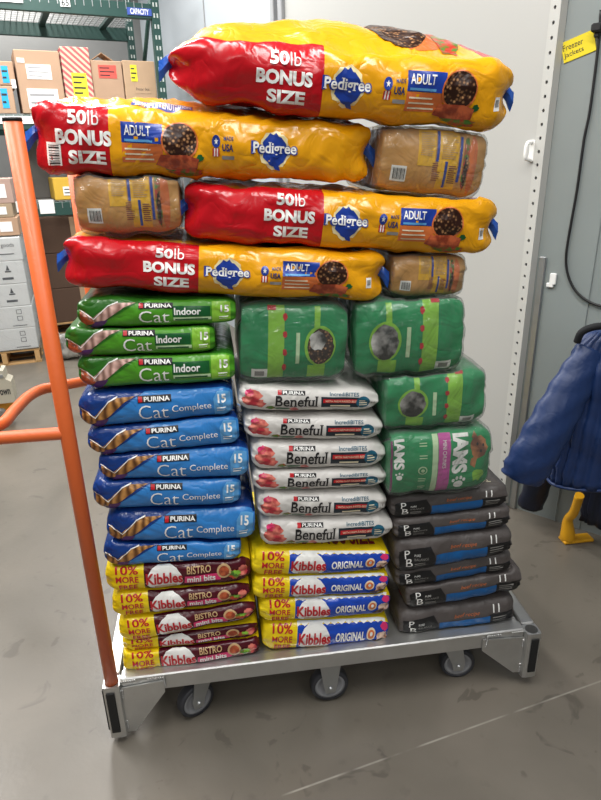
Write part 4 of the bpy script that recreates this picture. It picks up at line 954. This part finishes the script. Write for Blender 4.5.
# ------------------------------------------------------------------ rack and its load
def build_rack():
    # front plane of the rack: perpendicular to the freezer wall
    RX = -WN   # toward the wall (right)
    R0 = np.array([-1.35, 4.95, 0.0])
    ROTR = ROTW
    def rp(x, y): return onplane(x, y, R0, WD)             # pixel on the rack's front plane
    def rl(P): return float((P-R0)@RX), float(P[2])
    def RPt(s, d, z): return Vector([float(v) for v in R0+RX*s+WD*d+np.array([0, 0, z])])
    s1 = rl(rp(159, 60))[0]; s0 = s1-2.45; DEP = 1.2
    z_top = rl(rp(75, 5))[1]; z_mid = rl(rp(60, 121))[1]; z_low = rl(rp(45, 208))[1]
    root = empty('storage_rack', RPt((s0+s1)/2, DEP/2, 0), 'dark green pallet rack with wire decks at the back left', 'rack', rot=(0, 0, GRID))
    inv = (Matrix.Translation(RPt((s0+s1)/2, DEP/2, 0)) @ ROTW).inverted()
    def part(name, bm, m, parent=root, label=None):
        bmesh.ops.transform(bm, matrix=inv, verts=bm.verts[:]); o = obj(name, bm, m, parent)
        if label: o['label'] = label
        return o
    def rb(bm, sa, sb, da, db, za, zb, bevel=0.0, mi=0): box(bm, RPt((sa+sb)/2, (da+db)/2, (za+zb)/2), (sb-sa, db-da, zb-za), ROTW, bevel, mi)
    for s in (s0, s1):
        for d in (0.0, DEP):
            bm = bmesh.new(); rb(bm, s-0.038, s+0.038, d-0.035, d+0.035, 0, z_top+0.35)
            part('upright', bm, M_green_steel)
            bm = bmesh.new(); z = 0.1
            while z < z_top+0.3:
                rb(bm, s-0.022, s-0.008, d-0.0365, d-0.034, z, z+0.035); rb(bm, s+0.008, s+0.022, d-0.0365, d-0.034, z, z+0.035); z += 0.09
            part('upright_slots', bm, mat('pale_slot', 'B8BEBA', rough=0.6))['kind'] = 'stuff'
        zs = [0.3, 1.0, 1.6, 2.2, z_top+0.2]
        for i in range(len(zs)-1):
            bm = bmesh.new(); a, b_ = ((0.03, DEP-0.03) if i % 2 == 0 else (DEP-0.03, 0.03)); tube(bm, [RPt(s, a, zs[i]), RPt(s, b_, zs[i+1])], 0.022, 4); part('brace', bm, M_green_steel)
    for z in (z_top, z_mid, z_low):
        for d in (0.0, DEP):
            bm = bmesh.new(); rb(bm, s0+0.038, s1-0.038, d-0.03, d+0.03, z-0.075, z+0.05, 0.004); part('load_beam', bm, M_green_steel)
        bm = bmesh.new(); k = 0; s = s0+0.08
        while s < s1-0.06: rb(bm, s-0.003, s+0.003, 0.02, DEP-0.02, z+0.05, z+0.056); s += 0.055
        d = 0.04
        while d < DEP-0.03: rb(bm, s0+0.06, s1-0.06, d-0.003, d+0.003, z+0.056, z+0.061); d += 0.1
        s = s0+0.08
        while s < s1-0.06: rb(bm, s-0.003, s+0.003, -0.034, -0.03, z-0.005, z+0.06); s += 0.075
        o = part('wire_deck', bm, M_steel); o['kind'] = 'stuff'
        for k in range(4):
            ss = s0+(s1-s0)*(k+0.5)/4; bm = bmesh.new(); rb(bm, ss-0.03, ss+0.03, 0.03, DEP-0.03, z+0.02, z+0.05); part('deck_support', bm, M_green_steel)
    # labels on the beams
    def plate(name, x0, y0, x1, y1, m, txt=None, tm=M_print_black):
        a = rp(x0, y0); b = rp(x1, y1); (sa, za), (sb, zb) = rl(a), rl(b); za, zb = max(za, zb), min(za, zb)
        bm = bmesh.new(); rb(bm, sa, sb, -0.040, -0.031, zb, za); o = part(name, bm, m)
        if txt:
            V, F = text2d(txt, 0.02, False); lo, hi = V.min(0), V.max(0); bm = bmesh.new()
            vs = [bm.verts.new(RPt(sa+(sb-sa)*(0.12+0.76*(p[0]-lo[0])/(hi[0]-lo[0])), -0.0415, zb+(za-zb)*(0.1+0.8*(p[1]-lo[1])/(hi[1]-lo[1])))) for p in V]
            for f in F: bm.faces.new([vs[i] for i in f])
            part('label_print', bm, tm, o)
        return o
    plate('bay_number', 59, -1, 70, 8, M_white_paper, '65'); plate('beam_label', -4, -2, 23, 4, M_white_paper)
    plate('capacity_sticker', 126, 8, 151, 17, mat('blue_sticker', '3C56A8', rough=0.5), 'CAPACITY', M_white_paper)
    plate('beam_label', -2, 116, 34, 124, M_white_paper); plate('beam_label', 10, 200, 23, 212, M_white_paper); plate('beam_label', 38, 200, 55, 213, M_white_paper)
    # cartons on the shelves
    def carton(name, label, cat, x0, y0, x1, y1, m, d=0.05, dep=0.5, zb=None, tape=True, group='cartons on the green rack', ry=0.0):
        (sa, za), (sb, _) = rl(onplane(x0, y0, R0+WD*d, WD)), rl(onplane(x1, y0, R0+WD*d, WD)); zbt = zb if zb is not None else rl(onplane(x0, y1, R0+WD*d, WD))[1]
        W = sb-sa; H = za-zbt
        r = empty(name, RPt((sa+sb)/2, d+dep/2, zbt), label, cat, group, (0, 0, GRID+ry))
        bm = bmesh.new(); box(bm, (0, 0, H/2), (W, dep, H), None, 0.006); obj('carton_body', bm, m, r)
        if tape:
            bm = bmesh.new(); box(bm, (0, 0, H+0.0005), (W*0.98, 0.05, 0.002)); obj('packing_tape', bm, M_cardboard_b, r)
        return r, W, H, dep
    def sticker(c, name, x0, z0, x1, z1, m, lines=0, tm=M_print_black, txt=None):
        r, W, H, dep = c; bm = bmesh.new(); box(bm, ((x0+x1)/2*W, -dep/2-0.0015, (z0+z1)/2*H), ((x1-x0)*W, 0.003, (z1-z0)*H)); o = obj(name, bm, m, r)
        if lines or txt:
            bm = bmesh.new()
            for k in range(lines):
                w = (x1-x0)*W*(0.8 if k % 2 else 0.55); zz = (z0+(z1-z0)*(k+0.8)/(lines+0.6))*H; box(bm, ((x0+x1)/2*W-((x1-x0)*W*0.85-w)/2, -dep/2-0.0035, zz), (w, 0.001, (z1-z0)*H/(lines+1)*0.35))
            if txt:
                V, F = text2d(txt, 0.0, False); lo, hi = V.min(0), V.max(0)
                vs = [bm.verts.new((W*(x0+(x1-x0)*(0.08+0.84*(p[0]-lo[0])/(hi[0]-lo[0]))), -dep/2-0.0036, H*(z0+(z1-z0)*(0.25+0.5*(p[1]-lo[1])/(hi[1]-lo[1]))))) for p in V]
                for f in F: bm.faces.new([vs[i] for i in f])
            obj('label_print', bm, tm, o)
    zm = z_mid+0.062; zl = z_low+0.062
    M_cyan = mat('cyan_label', '1FA6E0', rough=0.5)
    c = carton('cardboard_box', 'cardboard box with bright blue label, lower of two at rack left end', 'box', -22, 85, 12, 108, M_cardboard, zb=zm); sticker(c, 'blue_label', 0.12, 0.2, 0.32, 0.9, M_cyan, 2)
    c2H = zm+c[2]+0.004
    c = carton('cardboard_box', 'cardboard box with bright blue label, upper of two at rack left end', 'box', -22, 60, 12, 84, M_cardboard, zb=c2H); sticker(c, 'blue_label', 0.12, 0.1, 0.32, 0.8, M_cyan, 2); sticker(c, 'white_label', 0.36, -0.12, 0.5, 0.25, M_white_paper)
    c = carton('cardboard_box', 'large tan cardboard box with white shipping papers on the rack', 'box', 12.5, 49, 58, 110, M_cardboard, d=0.02, zb=zm, dep=0.5); sticker(c, 'shipping_label', -0.28, 0.55, 0.27, 0.78, M_white_paper, 3, mat('grey_print', '9A9A9A')); sticker(c, 'paper_sleeve', -0.34, 0.08, 0.35, 0.40, M_white_paper, 2, mat('grey_print', '9A9A9A')); sticker(c, 'small_label', -0.45, 0.8, -0.29, 0.87, M_white_paper)
    M_stripe = bpy.data.materials.get('striped_carton') or mat('striped_carton', 'D9BFA6', rough=0.8, color2='C25C60', pattern='stripe', pscale=7.5)
    t = M_stripe.node_tree; tcn = [n for n in t.nodes if n.type == 'TEX_COORD'][0]; wv = [n for n in t.nodes if n.type == 'TEX_WAVE'][0]
    mp = nn(t, 'ShaderNodeMapping'); mp.inputs['Rotation'].default_value = (0, math.radians(48), 0); t.links.new(tcn.outputs['Object'], mp.inputs[0]); t.links.new(mp.outputs[0], wv.inputs['Vector'])
    c = carton('cardboard_box', 'tall carton printed with red diagonal stripes and a yellow label', 'box', 59, 46, 88, 110, M_stripe, d=0.03, zb=zm, tape=False); sticker(c, 'yellow_label', -0.22, 0.1, 0.30, 0.62, mat('yellow_label', 'E6DC32', rough=0.6), 6)
    c = carton('cardboard_box', 'cardboard box with a red label, top flap open', 'box', 90, 60, 121, 110, M_cardboard, d=0.05, zb=zm, tape=False); sticker(c, 'red_label', -0.28, 0.68, 0.30, 0.92, mat('red_label', 'E2574C', rough=0.6), 3)
    r, W, H, dep = c; bm = bmesh.new(); prism(bm, [(-W/2, H), (0, H+0.09), (W/2, H), (W/2, H+0.006), (0, H+0.098), (-W/2, H+0.006)], -dep*0.1, dep*0.35); obj('open_flap', bm, M_cardboard_b, r)
    c = carton('cardboard_box', 'cardboard box with a small yellow label beside the rack upright', 'box', 122, 60, 154, 110, M_cardboard_b, d=0.05, zb=zm); sticker(c, 'yellow_label', -0.28, 0.62, -0.08, 0.92, mat('yellow_label', 'E6DC32'), 3); sticker(c, 'marker_writing', -0.2, 0.4, 0.3, 0.55, M_cardboard_b, 0, M_print_black, 'freezer dept')
    c = carton('cardboard_box', 'small yellow box on the lower rack shelf', 'box', 52, 178, 78, 198, mat('mustard_carton', 'D9AE3C', rough=0.7), d=0.08, zb=zl, tape=False); sticker(c, 'white_label', -0.15, 0.2, 0.45, 0.6, M_white_paper, 2)
    M_gbag = mat('grey_tote', '6C6A66', rough=0.6, var=0.15)
    c = carton('plastic_tote', 'dull grey plastic tote on the lower rack shelf, behind the orange post', 'tote', 8, 138, 44, 196, M_gbag, d=0.62, zb=zl, tape=False)
    r, W, H, dep = c; bm = bmesh.new(); box(bm, (0, 0, H+0.012), (W*1.04, dep*1.04, 0.024), None, 0.006); obj('tote_lid', bm, M_gbag, r)
    # dark brown cartons on a pallet in the shade below the lower shelf
    def pallet(loc, rot, W, Dp, label):
        r = empty('wooden_pallet', loc, label, 'pallet', 'wooden pallets', (0, 0, rot))
        for k in range(6):
            bm = bmesh.new(); box(bm, (0, -Dp/2+Dp*(k+0.5)/6, 0.122), (W, Dp/6*0.8, 0.018), None, 0.002); obj('plank', bm, M_wood, r)
        for k in range(3):
            bm = bmesh.new(); box(bm, (-W/2+0.03+(W-0.06)*k/2, 0, 0.062), (0.045, Dp, 0.1), None, 0.002); obj('stringer', bm, M_wood, r)
        for k in range(3):
            bm = bmesh.new(); box(bm, (0, -Dp/2+0.05+(Dp-0.1)*k/2, 0.006), (W, 0.09, 0.012)); obj('bottom_plank', bm, M_wood, r)
        return r
    M_brown = mat('brown_carton', '5A4436', rough=0.85, var=0.12)
    sc = rl(rp(66, 250))[0]
    pl = pallet(RPt(sc+0.12, 0.55, 0), GRID, 0.95, 0.75, 'wooden pallet of brown cartons under the rack')
    hb = (z_low-0.10-0.135)/3
    for k in range(3):
        r = empty('cardboard_box', RPt(sc+0.12, 0.55, 0.132+k*(hb+0.001)), ['bottom brown carton on the pallet under the rack', 'middle brown carton on the pallet under the rack', 'top brown carton on the pallet under the rack, just below the shelf'][k], 'box', 'brown cartons under the rack', (0, 0, GRID))
        bm = bmesh.new(); box(bm, (0, 0, hb/2), (0.9, 0.7, hb), None, 0.008); obj('carton_body', bm, M_brown, r)
        bm = bmesh.new(); box(bm, (0, -0.351, hb/2), (0.06, 0.002, hb*0.96)); obj('packing_tape', bm, M_cardboard_b, r)
    # wrapped bundle on the floor beside the pallet
    p = onz(52, 363, 0.0)
    bb = Bag(0.30, 0.22, 0.20, 0.22, seed=91, wl=0.06, wr=0.06, pl=0.5, pr=0.5, amp=0.01, ry=0.06)
    r = empty('wrapped_bundle', (p[0]+0.10, p[1]+0.14, 0.0), 'clear plastic wrapped bundle on the floor behind the orange post', 'bundle', None, (0, 0, 0.1))
    o_s = bb.surf; bb.surf = lambda f, t, v, off=0.0: o_s(f, t, v, off)+np.array([0, -0.11, 0.125])
    bb.body('bundle_body', None, [mat('grey_goods', '77726C', rough=0.6, color2='B8B2A8', pattern='noise', pscale=9)], r); bb.grow = 0.008; bb.body('plastic_wrap', None, [WRAP2], r)
    # ---- pallet of white cartons, in front of the rack at the far left
    a = onz(40, 362, 0.0); edge = np.array([a[0], a[1]]); W = 0.62; Dp = 0.55; rz = GRID-0.1
    ex = np.array([math.cos(rz), math.sin(rz)]); ey = np.array([-math.sin(rz), math.cos(rz)]); ctr = edge-ex*(W/2-0.02)+ey*Dp/2
    pallet((ctr[0], ctr[1], 0), rz, W, Dp, 'wooden pallet under the white cartons at the left edge')
    PW = np.array([ctr[0]-ey[0]*Dp/2, ctr[1]-ey[1]*Dp/2, 0]); NW = np.array([ey[0], ey[1], 0])
    zt = float(onplane(12, 238, PW, NW)[2]); nb = 5; hb = (zt-0.134)/nb
    M_wc = mat('white_carton', 'E4E4E2', rough=0.5, var=0.03)
    names = ['bottom', 'second from the bottom', 'middle', 'second from the top', 'topmost']
    for k in range(nb):
        r = empty('white_carton', (ctr[0]+0.004*math.sin(k*2), ctr[1], 0.137+k*(hb+0.0008)), 'white printed carton in the wrapped stack at the left edge, '+names[k], 'box', 'white cartons on the pallet', (0, 0, rz))
        bm = bmesh.new(); box(bm, (0, 0, hb/2), (W-0.01, Dp-0.01, hb), None, 0.006); obj('carton_body', bm, M_wc, r)
        y = -(Dp-0.01)/2-0.001; bm = bmesh.new()
        if k == 4:
            V, F = text2d('fragile goods', 0.0, False); lo, hi = V.min(0), V.max(0); vs = [bm.verts.new((0.03+0.22*(p[0]-lo[0])/(hi[0]-lo[0]), y-0.0006, hb*(0.55+0.22*(p[1]-lo[1])/(hi[1]-lo[1])))) for p in V]
            for f in F: bm.faces.new([vs[i] for i in f])
            box(bm, (0.14, y, hb*0.3), (0.2, 0.001, 0.008))
        elif k in (3, 2):
            box(bm, (0.17, y, hb*0.55), (0.05, 0.001, 0.012)); prism(bm, [(0.155, hb*0.6), (0.185, hb*0.6), (0.17, hb*0.85)], y-0.0005, y+0.0005); box(bm, (0.16, y, hb*0.25), (0.09, 0.001, 0.02))
        else:
            for q in (0.75, 0.45):
                for dx, dz, w, h in ((-0.02, 0, 0.004, 0.04), (0.02, 0, 0.004, 0.04), (0, 0.018, 0.044, 0.004), (0, -0.018, 0.044, 0.004)): box(bm, (0.19+dx, y, hb*q+dz), (w, 0.001, h))
            box(bm, (0.18, y, hb*0.12), (0.12, 0.001, 0.006))
        obj('carton_print', bm, mat('grey_carton_print', '55565A', rough=0.6), r)
    bb = Bag(W+0.03, zt-0.12, zt-0.12, Dp+0.03, seed=92, wl=0.02, wr=0.02, pl=1.0, pr=1.0, amp=0.0004, ry=0.012, nexp=8, tapy=0.0, bulge=0.0, ends=0.002, crown=0.0)
    o2 = bb.surf; sh = np.array([0, -(Dp+0.03)/2, 0.1335+(zt-0.12)/2]); bb.surf = lambda f, t, v, off=0.0: o2(f, t, v, off)+sh
    w = bb.body('stretch_wrap', None, [WRAP2], None); w.location = (ctr[0], ctr[1], 0); w.rotation_euler = (0, 0, rz); tag(w, 'clear stretch wrap around the white cartons at the left edge', 'wrap')
    # brown boxes on top of the white stack
    z1 = zt+0.018
    for k, (x1, y0, y1, m, lab) in enumerate([(17.5, 220, 238, M_cardboard, 'small tan box directly on the white carton stack'), (12, 205, 219, mat('grey_brown_carton', 'A8937A', rough=0.85), 'grey brown box with a white label, second above the white cartons'), (10, 179, 204, mat('pinkish_carton', 'B4988C', rough=0.85), 'topmost pinkish brown box above the white cartons')]):
        e1 = onplane(x1, y0, PW+NW*0.03, NW); hh = float(e1[2]-onplane(x1, y1, PW+NW*0.03, NW)[2]); w_ = 0.34
        cx = e1[0]-ex[0]*w_/2+ey[0]*0.2; cy = e1[1]-ex[1]*w_/2+ey[1]*0.2
        r = empty('cardboard_box', (cx, cy, z1), lab, 'box', 'boxes on the white cartons', (0, 0, rz)); bm = bmesh.new(); box(bm, (0, 0, hh/2), (w_, 0.4, hh), None, 0.005); obj('carton_body', bm, m, r)
        bm = bmesh.new(); box(bm, (0.07, -0.2015, hh*0.5), (0.10, 0.003, hh*0.55)); obj('white_label', bm, M_white_paper, r); z1 += hh+0.001
    # ---- pallet jack at the left edge
    p = onz(14, 424, 0.0); r = empty('pallet_jack', (p[0], p[1], 0), 'grey pallet jack with a black handle and yellow wheel at the left edge', 'pallet jack', None, (0, 0, 0.15))
    Mx = mat('beige_enamel', 'B9B3A2', rough=0.45, var=0.05)
    bm = bmesh.new(); M = Matrix.Translation((-0.07, 0.0, 0.106)) @ Matrix.Rotation(PI/2+0.35, 4, 'Z'); wd = 0.055; R_ = 0.105
    lathe(bm, [(R_*0.3, -wd/2), (R_*0.9, -wd/2), (R_, -wd*0.36), (R_, wd*0.36), (R_*0.9, wd/2), (R_*0.3, wd/2), (R_*0.3, -wd/2)], M, 26); bmesh.ops.recalc_face_normals(bm, faces=bm.faces[:]); obj('yellow_wheel', bm, mat('amber_polyurethane', 'D8962A', rough=0.4), r)
    bm = bmesh.new(); lathe(bm, [(0.004, -wd*0.6), (R_*0.32, -wd*0.6), (R_*0.32, wd*0.6), (0.004, wd*0.6)], M, 18); bmesh.ops.recalc_face_normals(bm, faces=bm.faces[:]); obj('wheel_hub', bm, M_steel, r)
    bm = bmesh.new(); prism(bm, [(-0.25, 0.19), (0.045, 0.19), (0.055, 0.22), (0.05, 0.34), (0.02, 0.36), (0.015, 0.42), (-0.01, 0.425), (-0.03, 0.39), (-0.05, 0.40), (-0.07, 0.39), (-0.25, 0.39)], -0.08, 0.05); obj('pump_housing', bm, Mx, r)
    bm = bmesh.new(); V, F = text2d('crown', 0.03, False); lo, hi = V.min(0), V.max(0)
    vs = [bm.verts.new((-0.06+0.095*(q[0]-lo[0])/(hi[0]-lo[0]), -0.0812, 0.25+0.04*(q[1]-lo[1])/(hi[1]-lo[1]))) for q in V]
    for f in F: bm.faces.new([vs[i] for i in f])
    obj('maker_lettering', bm, M_print_black, r)
    for x in (0.0, -0.045):
        bm = bmesh.new(); tube(bm, [(x, -0.088, 0.385-(0.02 if x else 0)), (x, -0.07, 0.385-(0.02 if x else 0))], 0.012, 10); obj('pivot_bolt', bm, M_steel, r)
    bm = bmesh.new(); tube(bm, [(-0.035, 0.0, 0.38), (-0.045, 0, 0.46), (-0.075, 0, 0.56), (-0.12, 0, 0.75), (-0.16, 0, 1.15)], [0.034, 0.03, 0.022, 0.02, 0.02], 10); obj('pump_handle', bm, M_black, r)
    bm = bmesh.new(); tube(bm, smooth_path([(-0.16, 0.0, 1.15), (-0.20, 0.08, 1.22), (-0.22, 0.08, 1.32), (-0.23, 0, 1.36), (-0.22, -0.08, 1.32), (-0.20, -0.08, 1.22), (-0.16, 0, 1.15)], 4), 0.014, 8); obj('handle_loop', bm, M_black, r)
    for y in (-0.25, 0.25):
        bm = bmesh.new(); box(bm, (-0.75, y*0.8+0.05, 0.07), (1.1, 0.15, 0.05), None, 0.01); obj('fork', bm, Mx, r)
    bm = bmesh.new(); box(bm, (-0.22, 0.05, 0.13), (0.06, 0.55, 0.16), None, 0.01); obj('fork_bridge', bm, Mx, r)

build_room()
build_cart()
build_stack(); settle()
build_jackets()
build_rack()
